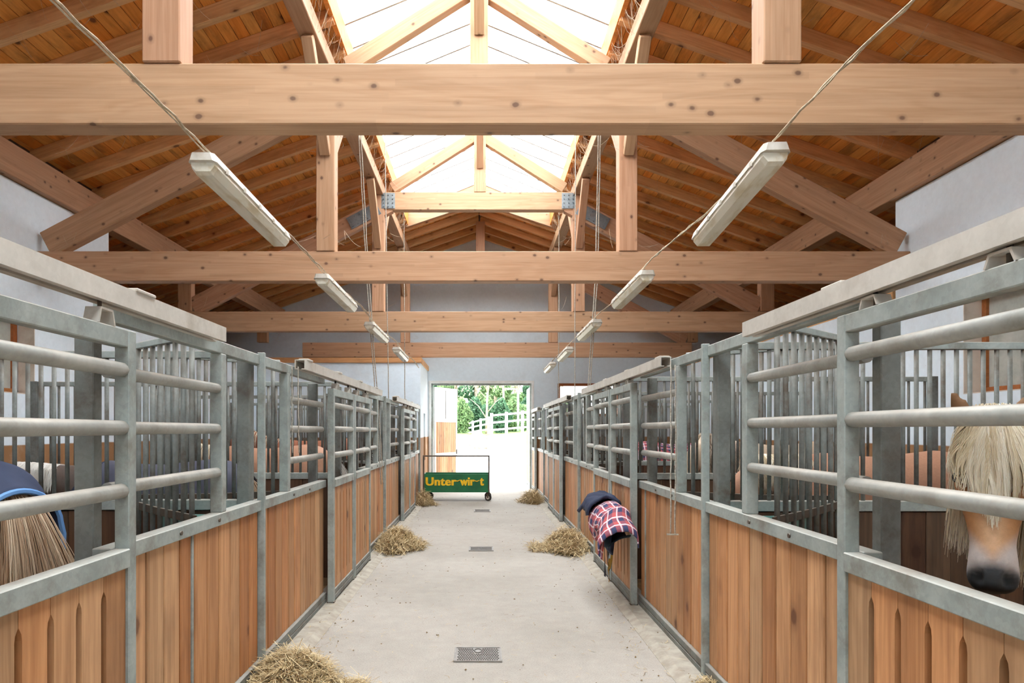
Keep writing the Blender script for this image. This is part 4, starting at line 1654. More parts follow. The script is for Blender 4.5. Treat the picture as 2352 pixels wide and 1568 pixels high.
    strap('strap', [(xs, 6.94, 0.76), (xs, 6.95, 0.5), (xs + 0.01, 6.96, 0.26), (xs - 0.0, 6.92, 0.22)], 0.035, 'strap_dark')
    strap('strap', [(xs + 0.02, 6.90, 0.78), (xs + 0.02, 6.88, 0.6), (xs + 0.03, 6.86, 0.45)], 0.04, 'strap_gold')
    strap('strap', [(xs + 0.03, 6.78, 0.70), (xs + 0.02, 6.84, 0.50), (xs + 0.02, 6.88, 0.38), (xs + 0.03, 6.83, 0.30)], 0.04, 'strap_dark')
    strap('strap', [(xs + 0.04, 6.74, 0.60), (xs + 0.03, 6.72, 0.45), (xs + 0.02, 6.76, 0.33), (xs + 0.02, 6.84, 0.36)], 0.045, 'strap_gold')
    strap('strap', [(xs + 0.03, 6.82, 0.42), (xs + 0.02, 6.83, 0.30), (xs + 0.03, 6.85, 0.18)], 0.04, 'strap_gold')
    rod('buckle', (xs - 0.01, 6.99, 0.55), (xs - 0.01, 7.0, 0.53), 0.014, 'plate', t, seg=8)


hung_rug()


# ------------------------------------------------------------------ dusty cobwebs in the roof
def cobwebs():
    parts = []
    rr = random.Random(5)

    def strand(p0, p1, sag, r=0.0016):
        p0, p1 = Vector(p0), Vector(p1)
        pts = [p0.lerp(p1, f / 5) - Vector((0, 0, sag * math.sin(math.pi * f / 5))) for f in range(6)]
        parts.append(tube_vf(pts, r * rr.uniform(0.6, 1.5), 3, False))
    for s in (-1, 1):
        for i in range(170):                       # between the purlin and the lantern curb
            y = rr.uniform(5.0, 16.0)
            a = (CX + s * rr.uniform(1.80, 1.84), y, rr.uniform(6.25, 6.44))
            b = (CX + s * rr.uniform(1.68, 1.76), y + rr.uniform(-0.35, 0.35), rr.uniform(6.5, 6.72))
            strand(a, b, rr.uniform(0.0, 0.12))
        for i in range(90):                        # loose threads under the rafters
            d = rr.uniform(2.1, 5.3)
            y = rr.uniform(6.0, 14.5)
            z = zr(d)
            strand((CX + s * d, y, z), (CX + s * (d + rr.uniform(-0.25, 0.25)), y + rr.uniform(-0.4, 0.4), z - rr.uniform(0.02, 0.35)), rr.uniform(0.0, 0.08), 0.0013)
        for Y in TY[1:]:                           # around the truss joints
            for i in range(20):
                x = CX + s * rr.choice((1.82, 2.05, 1.7, 5.2))
                z = rr.choice((3.99, 6.28, 5.25)) if abs(x) < 4 else 4.0
                strand((x, Y + rr.uniform(-0.02, 0.1), z + rr.uniform(0, 0.3)), (x + rr.uniform(-0.25, 0.25), Y + rr.uniform(-0.1, 0.1), z + rr.uniform(0.0, 0.2)), rr.uniform(0, 0.05))
    vs, fs = join_vf(parts)
    o = pydata('cobweb', vs, fs, 'cobweb')
    tag(o, 'dusty pale cobweb threads strung across the roof timbers', 'cobweb', None, 'stuff')


cobwebs()

# ------------------------------------------------------------------ horses
def loft_vf(secs, seg=22):
    """secs: (centre, lateral vector, in-plane vector, lateral radius, in-plane radius up, down, exponent)"""
    vs, fs = [], []
    n = len(secs)
    for c, lat, up, rl, ru, rd, ex in secs:
        for k in range(seg):
            a = 2 * math.pi * k / seg
            ca, sa = math.cos(a), math.sin(a)
            ca_ = math.copysign(abs(ca) ** ex, ca)
            sa_ = math.copysign(abs(sa) ** ex, sa)
            r = ru if sa > 0 else rd
            vs.append(tuple(Vector(c) + Vector(lat) * (rl * ca_) + Vector(up) * (r * sa_)))
    for i in range(n - 1):
        for k in range(seg):
            k2 = (k + 1) % seg
            fs.append((i * seg + k, i * seg + k2, (i + 1) * seg + k2, (i + 1) * seg + k))
    fs.append(tuple(range(seg))[::-1])
    fs.append(tuple(range((n - 1) * seg, n * seg)))
    return vs, fs


TRUNK = [(-0.84, 1.16, .06, .10, .12), (-0.80, 1.15, .16, .19, .22), (-0.68, 1.15, .245, .265, .30), (-0.52, 1.14, .285, .30, .33), (-0.32, 1.12, .29, .295, .34),
         (-0.05, 1.08, .30, .305, .345), (0.22, 1.07, .29, .325, .34), (0.44, 1.08, .26, .345, .33), (0.60, 1.08, .22, .28, .30), (0.72, 1.06, .13, .18, .22), (0.77, 1.05, .05, .08, .10)]


def trunk_at(x):
    xs = [q[0] for q in TRUNK]
    return [float(np.interp(x, xs, [q[i] for q in TRUNK])) for i in range(1, 5)]


class Pose:
    """poll: where the head joins the neck; hd: direction poll -> muzzle; lat: lateral vector of the head"""
    def __init__(self, poll, hd, lat, size=1.0, hl=0.60):
        self.poll, self.hd, self.lat = Vector(poll), Vector(hd).normalized(), Vector(lat).normalized()
        self.lat = (self.lat - self.hd * self.lat.dot(self.hd)).normalized()
        self.up = self.lat.cross(self.hd)         # towards the forehead
        if self.up.z < 0 and abs(self.hd.z) < 0.7:
            self.up = -self.up
        self.hl = hl


def horse_body(name, pose, colour_fn, parent, voxel=0.022, hero=False):
    parts = []
    Yv, Zv = Vector((0, 1, 0)), Vector((0, 0, 1))
    parts.append(loft_vf([((x, 0, z), Yv, Zv, w, u, d, 0.95) for x, z, w, u, d in TRUNK], 26))
    # neck
    base, poll = Vector((0.46, 0, 1.13)), pose.poll
    c1 = base + Vector((0.30, 0, 0.13 + max(0, (poll.z - 1.2)) * 0.25))
    c2 = poll - pose.hd * 0.02 - pose.up * 0.10
    secs = []
    prev_lat = Yv
    n = 8
    pts = []
    for i in range(n):
        f = i / (n - 1)
        pts.append(((1 - f) ** 2) * base + 2 * f * (1 - f) * c1 + f * f * c2)
    for i, p in enumerate(pts):
        f = i / (n - 1)
        tg = (pts[min(i + 1, n - 1)] - pts[max(i - 1, 0)]).normalized()
        lat = Yv.lerp(pose.lat if pose.lat.y > -0.2 else -pose.lat, f)
        lat = (lat - tg * lat.dot(tg)).normalized()
        up = tg.cross(lat)
        if up.z < 0:
            up = -up
        r = 0.31 * (1 - f) + 0.125 * f - 0.05 * math.sin(f * math.pi)
        secs.append((p, lat, up, 0.19 * (1 - f) + 0.085 * f, r, r * 1.02, 1.0))
    pose.neck = [(q[0].copy(), q[2].copy(), q[1].copy(), q[4]) for q in secs]
    parts.append(loft_vf(secs, 20))
    # head
    H = [(-0.10, .05, .06, .05), (-0.04, .075, .085, .10), (0.06, .095, .095, .15), (0.20, .108, .095, .165), (0.33, .112, .085, .160), (0.45, .095, .075, .125),
         (0.58, .074, .066, .092), (0.70, .064, .058, .072), (0.82, .070, .060, .070), (0.91, .074, .058, .076), (0.97, .064, .045, .066), (1.0, .042, .025, .045)]
    secs = []
    for f, w, u, d in H:
        secs.append((poll + pose.hd * (f * pose.hl) - pose.up * 0.02, pose.lat, pose.up, w, u, d, 0.85))
    parts.append(loft_vf(secs, 24))
    # lower jaw and lips
    jw = [(0.80, .045, .03, .03), (0.90, .05, .035, .04), (0.975, .04, .03, .035), (1.0, .02, .015, .02)]
    parts.append(loft_vf([(poll + pose.hd * (f * pose.hl) - pose.up * 0.085, pose.lat, pose.up, w, u, d, 0.9) for f, w, u, d in jw], 14))
    # ears
    for sg in (-1, 1):
        root = poll - pose.hd * 0.015 + pose.lat * (sg * 0.062) + pose.up * 0.03
        ed = (-pose.hd * 0.9 + pose.lat * (sg * 0.38) + pose.up * 0.12).normalized()
        fl = pose.lat * 0.8 + pose.up * (-0.35 * sg)
        fl = (fl - ed * fl.dot(ed)).normalized()
        fu = ed.cross(fl)
        es = [(0, .026, .026), (0.04, .036, .024), (0.085, .034, .017), (0.125, .018, .011), (0.15, .004, .004)]
        parts.append(loft_vf([(root + ed * l, fl, fu, a, b, b * 0.7, 1.0) for l, a, b in es], 12))
    # legs
    for sg in (-1, 1):
        fr = [(0.50, .13, 1.05, .13, .16), (0.50, .15, 0.85, .085, .115), (0.51, .15, 0.66, .062, .075), (0.52, .15, 0.48, .052, .056), (0.515, .15, 0.40, .044, .048),
              (0.51, .15, 0.26, .033, .040), (0.51, .15, 0.15, .040, .046), (0.53, .15, 0.08, .042, .050), (0.545, .15, 0.0, .058, .068)]
        parts.append(loft_vf([((x, sg * y, z), Yv, Vector((1, 0, 0)), a, b, b, 1.0) for x, y, z, a, b in fr], 14))
        hd = [(-0.58, .13, 1.12, .16, .24), (-0.52, .15, 0.92, .125, .19), (-0.55, .155, 0.76, .08, .125), (-0.64, .155, 0.62, .055, .08), (-0.70, .155, 0.52, .05, .065),
              (-0.69, .155, 0.42, .042, .052), (-0.67, .155, 0.26, .035, .042), (-0.66, .155, 0.15, .042, .048), (-0.64, .155, 0.08, .043, .05), (-0.62, .155, 0.0, .058, .068)]
        parts.append(loft_vf([((x, sg * y, z), Yv, Vector((1, 0, 0)), a, b, b, 1.0) for x, y, z, a, b in hd], 14))
    vs, fs = join_vf(parts)
    me = bpy.data.meshes.new('tmp_horse')
    me.from_pydata(vs, [], fs)
    tmp = bpy.data.objects.new('tmp_horse', me)
    COL.objects.link(tmp)
    bm = bmesh.new()
    bm.from_mesh(me)
    bmesh.ops.recalc_face_normals(bm, faces=bm.faces)
    bm.to_mesh(me)
    bm.free()
    md = tmp.modifiers.new('r', 'REMESH')
    md.mode = 'VOXEL'
    md.voxel_size = voxel
    sm = tmp.modifiers.new('s', 'SMOOTH')
    sm.factor = 0.5
    sm.iterations = 5 if not hero else 4
    dg = bpy.context.evaluated_depsgraph_get()
    out = bpy.data.meshes.new_from_object(tmp.evaluated_get(dg))
    bpy.data.objects.remove(tmp)
    bpy.data.meshes.remove(me)
    n = len(out.vertices)
    co = np.empty(n * 3)
    out.vertices.foreach_get('co', co)
    co = co.reshape(-1, 3)
    rel = co - np.array(poll)
    ht = rel @ np.array(pose.hd) / pose.hl            # 0 poll .. 1 muzzle
    hu = rel @ np.array(pose.up)
    hl_ = rel @ np.array(pose.lat)
    if hero:                                          # eye sockets and nostrils
        for sg in (-1, 1):
            e = np.array([0.31, 0.035, sg * 0.104])
            d = np.sqrt(((ht - e[0]) * pose.hl) ** 2 + (hu - e[1]) ** 2 + (hl_ - e[2]) ** 2)
            k = np.exp(-(d / 0.035) ** 2) * 0.02
            co -= np.outer(k * sg, np.array(pose.lat))
            e = np.array([0.925, 0.028, sg * 0.052])
            d = np.sqrt(((ht - e[0]) * pose.hl / 1.5) ** 2 + (hu - e[1]) ** 2 + (hl_ - e[2]) ** 2)
            k = np.exp(-(d / 0.02) ** 2) * 0.028
            co -= np.outer(k, np.array(pose.up) * 0.5 + sg * np.array(pose.lat) * 0.8)
        out.vertices.foreach_set('co', co.reshape(-1))
    cols = colour_fn(co, ht, hu, hl_)
    a = out.color_attributes.new('coat', 'FLOAT_COLOR', 'POINT')
    a.data.foreach_set('color', np.hstack([cols, np.ones((n, 1))]).astype(np.float32).reshape(-1))
    out.polygons.foreach_set('use_smooth', [True] * len(out.polygons))
    out.materials.clear()
    out.materials.append(M['coat'])
    return link('body', out, WM[parent.name].copy(), parent)


def lerp(a, b, f):
    f = np.clip(f, 0, 1)[:, None]
    return np.array(a)[None, :] * (1 - f) + np.array(b)[None, :] * f if np.ndim(a) == 1 else a * (1 - f) + np.array(b)[None, :] * f


def coat_fn(body, dark, muzzle=None):
    def fn(co, ht, hu, hl_):
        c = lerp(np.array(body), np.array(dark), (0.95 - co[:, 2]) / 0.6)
        inh = (ht > -0.2) & (ht < 1.1) & (np.abs(hu) < 0.22) & (np.abs(hl_) < 0.14)
        if muzzle is not None:
            f = np.where(inh, (ht - 0.72) / 0.2, 0)
            c = c * (1 - np.clip(f, 0, 1)[:, None]) + np.array(muzzle)[None, :] * np.clip(f, 0, 1)[:, None]
        hoof = np.clip((0.07 - co[:, 2]) / 0.02, 0, 1)[:, None]
        c = c * (1 - hoof) + np.array([[0.05, 0.045, 0.04]]) * hoof
        return c
    return fn


def hero_fn(co, ht, hu, hl_):
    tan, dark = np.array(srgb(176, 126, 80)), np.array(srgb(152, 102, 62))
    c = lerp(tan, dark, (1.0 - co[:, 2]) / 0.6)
    inh = (ht > -0.1) & (ht < 1.1) & (np.abs(hu) < 0.24) & (np.abs(hl_) < 0.15)

    def mixin(c, col_, f):
        f = np.where(inh, np.clip(f, 0, 1), 0)[:, None]
        return c * (1 - f) + np.array(col_)[None, :] * f
    # darker forehead, pale bridge of the nose
    c = mixin(c, srgb(136, 88, 48), np.exp(-((ht - 0.46) / 0.13) ** 2) * 0.7)
    c = mixin(c, srgb(226, 186, 148), np.exp(-(hl_ / 0.035) ** 2) * np.clip((ht - 0.42) / 0.12, 0, 1) * np.clip((0.84 - ht) / 0.1, 0, 1) * 0.8 * (hu > 0))
    # grey-white sides of the nose, then the dark lips and nostrils
    c = mixin(c, srgb(190, 186, 184), np.clip((ht + np.abs(hl_) * 2.2 - 0.76) / 0.1, 0, 1) * 0.8)
    c = mixin(c, srgb(58, 60, 62), np.clip((ht - 0.84 + 0.03 * np.cos(hl_ * 30)) / 0.06, 0, 1))
    c = mixin(c, srgb(36, 36, 36), np.clip((ht - 0.95) / 0.03, 0, 1))
    for sg in (-1, 1):
        d = np.sqrt(((ht - 0.925) * 0.4) ** 2 + (hu - 0.015) ** 2 + (hl_ - sg * 0.058) ** 2)
        c = mixin(c, (0.008, 0.008, 0.008), np.exp(-(d / 0.02) ** 2) * 1.3)
        d = np.sqrt(((ht - 0.31) * 0.6) ** 2 + (hu - 0.035) ** 2 + (hl_ - sg * 0.1) ** 2)
        c = mixin(c, srgb(92, 66, 46), np.exp(-(d / 0.034) ** 2))
    # dark inside of the ears
    e = (ht < -0.03) & (np.abs(hl_) > 0.05) & (hu > 0.03)
    c[e] = np.array(srgb(122, 88, 58))
    return c


def locks(name, roots, mat, parent, Mw, seg=6):
    """roots: list of (p, list of following offsets, width); all in the horse's own frame"""
    vs, fs, tn = [], [], []
    for root in roots:
        p, offs, w = root[:3]
        pts = [Vector(p)]
        for o in offs:
            pts.append(pts[-1] + Vector(o))
        k = len(vs)
        n = len(pts)
        tone = root[3] if len(root) > 3 else random.random()
        for i, q in enumerate(pts):
            f = i / (n - 1)
            ww = w * (1 - f) ** 0.6 + 0.0006
            tg = (pts[min(i + 1, n - 1)] - pts[max(i - 1, 0)])
            tg = tg.normalized() if tg.length > 1e-6 else Vector((0, 0, -1))
            a = tg.cross(Vector((0.3, 1, 0.2))).normalized()
            b = tg.cross(a)
            for ang in (0, 2.1, 4.2):
                vs.append(tuple(q + (a * math.cos(ang) + b * math.sin(ang)) * ww))
            tn += [tone] * 3
        for i in range(n - 1):
            for m in range(3):
                m2 = (m + 1) % 3
                fs.append((k + i * 3 + m, k + i * 3 + m2, k + i * 3 + 3 + m2, k + i * 3 + 3 + m))
    me = bpy.data.meshes.new(name)
    me.from_pydata(vs, [], fs)
    me.polygons.foreach_set('use_smooth', [True] * len(me.polygons))
    me.materials.append(M[mat])
    o = link(name, me, Mw, parent)
    set_tone(o, tn)
    return o


def crest(pose, f):
    """top line of the neck as built, f from the withers (0) to the poll (1); also its lateral vector"""
    x = 0.05 + f * 0.95
    k = x * (len(pose.neck) - 1)
    i = min(int(k), len(pose.neck) - 2)
    k -= i
    a, b = pose.neck[i], pose.neck[i + 1]
    p = (a[0] + a[1] * a[3]).lerp(b[0] + b[1] * b[3], k)
    return p, a[2].lerp(b[2], k).normalized()


def mane(pose, parent, mat, side=1, n=260, length=0.30, wavy=0.0, f0=0.05, both=True, thick=0.0035):
    roots = []
    clump = [random.random() for _ in range(40)]
    for i in range(n):
        f = random.uniform(f0, 1.0)
        sg = side if (not both or random.random() < 0.8) else -side
        p, lat = crest(pose, f)
        if lat.y < 0:
            lat = -lat
        p = p + lat * (sg * random.uniform(-0.01, .03)) + Vector((random.uniform(-.012, .012), 0, random.uniform(-0.03, 0.004)))
        L = length * random.uniform(0.7, 1.15)
        offs = []
        ph = int(f * 39) * 0.7 + random.uniform(-0.5, 0.5)
        m = 9
        for k in range(m):
            out = (0.050 if k == 0 else 0.030 if k < 3 else 0.006)
            o = lat * (sg * out) + Vector((wavy * math.sin(k * 1.4 + ph) * 0.018 + random.uniform(-.003, .003), wavy * 0.006 * math.cos(k * 1.4 + ph), (-L / m) * (0.2 if k == 0 else 1.1)))
            offs.append(tuple(o))
        roots.append((p, offs, thick * random.uniform(0.6, 1.4), min(1, max(0, 0.75 * clump[int(f * 39)] + 0.4 * random.random() - 0.1))))
    return locks('mane', roots, mat, parent, WM[parent.name].copy())


def forelock(pose, parent, mat, n=240, length=0.34, spread=0.10, thick=0.0045):
    """hair from the poll falling over the forehead, hugging the head's width"""
    ts = [-0.2, 0.0, 0.1, 0.2, 0.33, 0.45, 0.58, 0.75]
    ws = [0.055, 0.085, 0.098, 0.108, 0.112, 0.096, 0.076, 0.066]
    us = [0.075, 0.085, 0.09, 0.085, 0.075, 0.066, 0.058, 0.05]
    roots = []
    clump = [(random.random(), random.uniform(0.45, 1.0), random.uniform(0, 6.28), random.uniform(0, 0.012), random.uniform(0, 0.02)) for _ in range(60)]
    for i in range(n):
        a = max(-1.25, min(1.25, random.gauss(0, 0.55)))
        ck = clump[int((a + 1.25) / 2.501 * 30) + 30 * (i % 2)]
        lift = ck[4] + random.uniform(0.0, 0.008)
        L = length * (0.75 * ck[1] + 0.25 * random.uniform(0.4, 1.1)) * (1.0 - 0.52 * min(1.0, abs(a)) ** 1.3)
        t0 = random.uniform(-0.085, 0.04) / pose.hl
        m = 10
        pts = []
        ph, wob = ck[2] + random.uniform(-0.4, 0.4), ck[3]
        for k in range(m + 1):
            f = k / m
            tt = t0 + f * L / pose.hl
            w = float(np.interp(tt, ts, ws))
            u = float(np.interp(tt, ts, us))
            th = a * (0.55 + 0.45 * min(1.0, f * 1.8))
            q = pose.poll + pose.hd * (tt * pose.hl) + pose.lat * (math.sin(th) * (w + lift + 0.006) + wob * math.sin(ph + k * 0.6)) + pose.up * (math.cos(th) * (u + lift) - 0.012 + 0.012 * math.sin(f * 3.1))
            pts.append(q)
        offs = [tuple(pts[k + 1] - pts[k]) for k in range(m)]
        roots.append((pts[0], offs, thick * random.uniform(0.6, 1.4), min(1, max(0, 0.7 * ck[0] + 0.4 * random.random() - 0.1))))
    return locks('forelock', roots, mat, parent, WM[parent.name].copy())


def tail(parent, mat, n=220, length=0.85, width=0.10, thick=0.007):
    roots = []
    clump = [random.random() for _ in range(24)]
    for i in range(n):
        a = max(-1.3, min(1.3, random.gauss(0, 0.5)))
        b = random.gauss(0, 0.4)
        p = Vector((-0.83 + b * 0.02, a * 0.05, 1.26 + random.uniform(-0.10, 0.04)))
        L = length * random.uniform(0.7, 1.1)
        offs = []
        m = 8
        for k in range(m):
            spread = a * width * (0.55 if k < 4 else 0.12)
            offs.append((-0.055 * (1 - k * 0.16) + 0.006 * b, spread * 0.42 + random.gauss(0, 0.003), -L / m * (0.55 if k == 0 else 1)))
        roots.append((p, offs, thick * random.uniform(0.6, 1.4), min(1, max(0, 0.8 * clump[int((a + 1.3) / 2.601 * 24)] + 0.4 * random.random() - 0.1))))
    return locks('tail', roots, mat, parent, WM[parent.name].copy())


def rug(parent, mat, x0=-0.86, x1=0.58, low=1.95, grow=0.028, trim=None, uv=False, name='rug'):
    """horse rug hanging over back and rump, open below"""
    nx, na = 30, 26
    vs, fs = [], []
    for i in range(nx):
        x = x0 + (x1 - x0) * i / (nx - 1)
        z, w, u, d = trunk_at(max(min(x, 0.70), -0.80))
        u, w = u + grow, w + grow
        if x < -0.70:
            k = (-0.70 - x) / 0.16
            u -= 0.05 * k * k
            w -= 0.01 * k
        for j in range(na):
            a = -low + 2 * low * j / (na - 1)
            cy, cz = math.sin(a), math.cos(a)
            fold = 0.010 * math.sin(x * 23 + a * 3) * abs(a) / low
            if cz > 0:
                yy, zz = (w + fold) * cy, z + u * cz
            else:                                       # hangs straight below the widest place
                yy, zz = (w + 0.015 + fold) * math.copysign(1, a), z + cz * 0.62
            vs.append((x, yy, zz))
    for i in range(nx - 1):
        for j in range(na - 1):
            fs.append((i * na + j, i * na + j + 1, (i + 1) * na + j + 1, (i + 1) * na + j))
    me = bpy.data.meshes.new(name)
    me.from_pydata(vs, [], fs)
    me.polygons.foreach_set('use_smooth', [True] * len(me.polygons))
    me.materials.append(M[mat])
    if uv:
        ul = me.uv_layers.new(name='UVMap')
        for lp in me.loops:
            i, j = divmod(lp.vertex_index, na)
            ul.data[lp.index].uv = (i / (nx - 1) * 1.44, j / (na - 1) * 1.7)
    o = link(name, me, WM[parent.name].copy(), parent)
    md = o.modifiers.new('thickness', 'SOLIDIFY')
    md.thickness = 0.012
    md.offset = 1
    if trim:
        edge = [vs[j] for j in range(na)]
        tv, tf = tube_vf(edge, 0.013, 6)
        m2 = bpy.data.meshes.new('binding')
        m2.from_pydata(tv, [], tf)
        m2.materials.append(M[trim])
        link('binding', m2, WM[parent.name].copy(), o)
    return o


def horse(x, y, heading, label, pose, fn, scale=1.0, group='horses in the stalls', **kw):
    t = thing('horse', label, 'horse', (0, 0, 0), group=group)
    Mw = T(x, y, 0) @ Matrix.Rotation(math.radians(heading), 4, 'Z') @ Matrix.Scale(scale, 4)
    t.matrix_basis = Mw
    WM[t.name] = Mw.copy()
    return t


def loc_pt(Mw, p):
    return Mw.inverted() @ Vector(p)


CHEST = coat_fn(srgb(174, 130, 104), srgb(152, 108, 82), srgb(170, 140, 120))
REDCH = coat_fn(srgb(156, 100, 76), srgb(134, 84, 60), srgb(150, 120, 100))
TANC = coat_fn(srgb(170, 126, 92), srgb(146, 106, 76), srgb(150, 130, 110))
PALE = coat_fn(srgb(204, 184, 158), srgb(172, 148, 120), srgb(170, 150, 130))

# 1: the cream-maned horse looking out over its door
t = horse(3.05, 2.62, 180, 'tan horse with a long cream forelock looking out between the pipes', None, None)
Mw = WM[t.name]
face = Vector((-1.66, -2.25, 0)).normalized()
hd_w = Vector((face.x * 0.30, face.y * 0.30, -1)).normalized()
lat_w = Vector((0.805, -0.595, 0))
R3 = Mw.to_3x3().inverted()
pose = Pose(loc_pt(Mw, (1.785, 2.385, 1.688)), R3 @ hd_w, R3 @ lat_w, hl=0.545)
if (Mw.to_3x3() @ pose.up).dot(face) < 0:
    pose.up = -pose.up
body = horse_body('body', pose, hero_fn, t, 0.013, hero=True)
forelock(pose, t, 'mane_cream', 5200, 0.325, 0.12, 0.0013)
mane(pose, t, 'mane_cream', -1, 2200, 0.42, f0=0.05, thick=0.0016)
mane(pose, t, 'mane_cream', 1, 900, 0.36, f0=0.5, both=False, thick=0.0016)
for sg in (-1, 1):
    c = pose.poll + pose.hd * (0.31 * pose.hl) + pose.up * 0.035 + pose.lat * (sg * 0.094)
    me = bpy.data.meshes.new('eye')
    bm = bmesh.new()
    bmesh.ops.create_uvsphere(bm, u_segments=14, v_segments=10, radius=0.021)
    bm.to_mesh(me)
    bm.free()
    me.polygons.foreach_set('use_smooth', [True] * len(me.polygons))
    me.materials.append(M['eye'])
    link('eye', me, Mw @ T(c), t)
tail(t, 'mane_cream')

# 2: rugged horse in the front stall on the cart side, seen from behind
t = horse(-3.0, 3.52, 158, 'horse in a blue rug with light blue binding, its pale tail towards the aisle', None, None, 1.075)
pose = Pose((1.22, 0.0, 1.42), (0.75, 0, -0.75), (0, 1, 0))
horse_body('body', pose, TANC, t, 0.026)
rug(t, 'rug_blue', trim='trim_blue')
tail(t, 'tail_tan', 4200, 0.95, 0.085, 0.0016)
mane(pose, t, 'mane_white', -1, 200, 0.3)

# 3: slate rug, second stall on the cart side
t = horse(-2.92, 6.15, 180, 'horse in a slate blue rug with a white forelock behind the feeder grille', None, None, 0.985)
pose = Pose((1.20, 0.0, 1.24), (0.55, 0.0, -0.85), (0, 1, 0))
horse_body('body', pose, coat_fn(srgb(96, 84, 78), srgb(70, 62, 58), srgb(60, 56, 54)), t, 0.028)
rug(t, 'rug_grey')
vsn = rug(t, 'rug_navy', 0.46, 0.74, 1.7, 0.034, name='rug_collar')
mane(pose, t, 'mane_white', 1, 1400, 0.2, f0=0.6, thick=0.003)
forelock(pose, t, 'mane_white', 120, 0.25)
tail(t, 'tail_tan', 120)

# 4, 5: chestnuts further down the cart side
t = horse(-2.86, 9.05, 180, 'chestnut horse with a white tail behind the barred partition, cart side', None, None, 1.055)
pose = Pose((1.02, 0.0, 1.30), (0.6, 0.0, -0.8), (0, 1, 0))
horse_body('body', pose, CHEST, t, 0.03)
mane(pose, t, 'mane_cream', 1, 500, 0.22, f0=0.3)
tail(t, 'mane_white', 160, 0.7, 0.16)
t = horse(-3.05, 12.2, 180, 'reddish chestnut horse at the back of the cart side stalls', None, None, 1.09)
pose = Pose((1.05, 0.0, 1.42), (0.7, 0.0, -0.7), (0, 1, 0))
horse_body('body', pose, REDCH, t, 0.035)
tail(t, 'mane_white', 120, 0.7, 0.16)
mane(pose, t, 'mane_cream', 1, 100, 0.22, f0=0.2)

# 6: chestnut with its head down, second stall on the rug side
t = horse(3.47, 6.05, 180, 'chestnut horse with cream mane lowering its head behind the feeder grille', None, None, 1.06)
pose = Pose((0.98, 0.05, 1.22), (0.45, 0.0, -0.9), (0, 1, 0))
horse_body('body', pose, CHEST, t, 0.028)
mane(pose, t, 'mane_cream', 1, 1000, 0.24, wavy=0.6, f0=0.25)
forelock(pose, t, 'mane_cream', 120, 0.25)
tail(t, 'mane_cream', 120)

# 7: wavy silver mane
t = horse(4.05, 9.2, 198, 'pale horse with a long wavy silver mane behind the chestnut', None, None, 1.08)
pose = Pose((1.12, 0.0, 1.36), (0.55, 0.0, -0.82), (0, 1, 0))
horse_body('body', pose, PALE, t, 0.032)
mane(pose, t, 'mane_grey', 1, 1600, 0.50, wavy=1.6, f0=0.0)
forelock(pose, t, 'mane_white', 700, 0.42)
tail(t, 'mane_cream', 100)

# 8: plaid rug horse
t = horse(3.42, 12.1, 0, 'horse wearing a red and navy plaid rug in a far stall', None, None, 1.03)
pose = Pose((1.05, 0.0, 1.35), (0.6, 0.0, -0.8), (0, 1, 0))
horse_body('body', pose, TANC, t, 0.035)
rug(t, 'plaid', uv=True)
tail(t, 'tail_tan', 100)
mane(pose, t, 'mane_cream', 1, 100, 0.22, f0=0.3)

# ------------------------------------------------------------------ yard outside the far door
def zyard(y):
    return 0.0 if y < 20.2 else min(0.085 * (y - 20.2), 1.25)


vs, fs = [], []
ysl = list(np.linspace(YB + 0.31, 36, 18))
for y in ysl:
    vs += [(-14, y, zyard(y) - 0.02), (14, y, zyard(y) - 0.02)]
for i in range(len(ysl) - 1):
    fs.append((2 * i, 2 * i + 1, 2 * i + 3, 2 * i + 2))
tag(pydata('ground', vs, fs, 'gravel'), kind='structure')
vs, fs = [], []
ysl = list(np.linspace(36, 110, 12))
for y in ysl:
    z = 1.25 + 0.03 * (y - 36)
    vs += [(-60, y, z - 0.02), (60, y, z - 0.02)]
for i in range(len(ysl) - 1):
    fs.append((2 * i, 2 * i + 1, 2 * i + 3, 2 * i + 2))
tag(pydata('hill', vs, fs, 'verge'), kind='structure')
# flat yard around the rest of the building
tag(pydata('ground', *boxes_vf([((-40, -40, -0.4), (40, 20.0, -0.21))]), 'gravel'), kind='structure')

# open door leaf, hinged at the door's side and swung outwards
hx, hy = DOOR0 + 0.09, YB + 0.16
ang = math.radians(64)
d = Vector((math.cos(ang), math.sin(ang), 0))
dl = thing('door_1', 'open yard door leaf with glazed top and slatted wood below', None, (hx, hy, 0), kind='structure')
W, Hh = 1.38, 2.95
pt = lambda a, z: Vector((hx, hy, 0)) + d * a + Vector((0, 0, z))
for a in (0.04, W - 0.04):
    bar('stile', pt(a, 0.05), pt(a, Hh), 0.05, 0.08, 'white_paint', dl, up=d)
for z, h in ((0.09, 0.08), (0.995, 0.09), (1.99, 0.10), (Hh - 0.04, 0.08)):
    bar('rail', pt(0.08, z), pt(W - 0.08, z), 0.05, h, 'white_paint', dl)
n = 10
for k in range(n):
    a = 0.08 + (k + 0.5) * (W - 0.16) / n
    for z0, z1 in ((0.13, 0.95), (1.04, 1.94)):
        bar('slat', pt(a, z0), pt(a, z1), 0.03, (W - 0.16) / n - 0.012, 'plank', dl, up=d)
bar('mullion', pt(W * 0.5, 2.04), pt(W * 0.5, Hh - 0.08), 0.04, 0.03, 'zinc', dl, up=d)
for a0, a1 in ((0.08, W * 0.5 - 0.015), (W * 0.5 + 0.015, W - 0.08)):
    bar('pane', pt((a0 + a1) / 2, 2.04), pt((a0 + a1) / 2, Hh - 0.08), 0.008, a1 - a0, 'white_paint', dl, up=d, b=0.0)  # white panes stand in for the bright sky seen through glass
bar('handle', pt(W - 0.05, 0.98), pt(W - 0.05, 1.12), 0.10, 0.02, 'iron', dl, up=d)
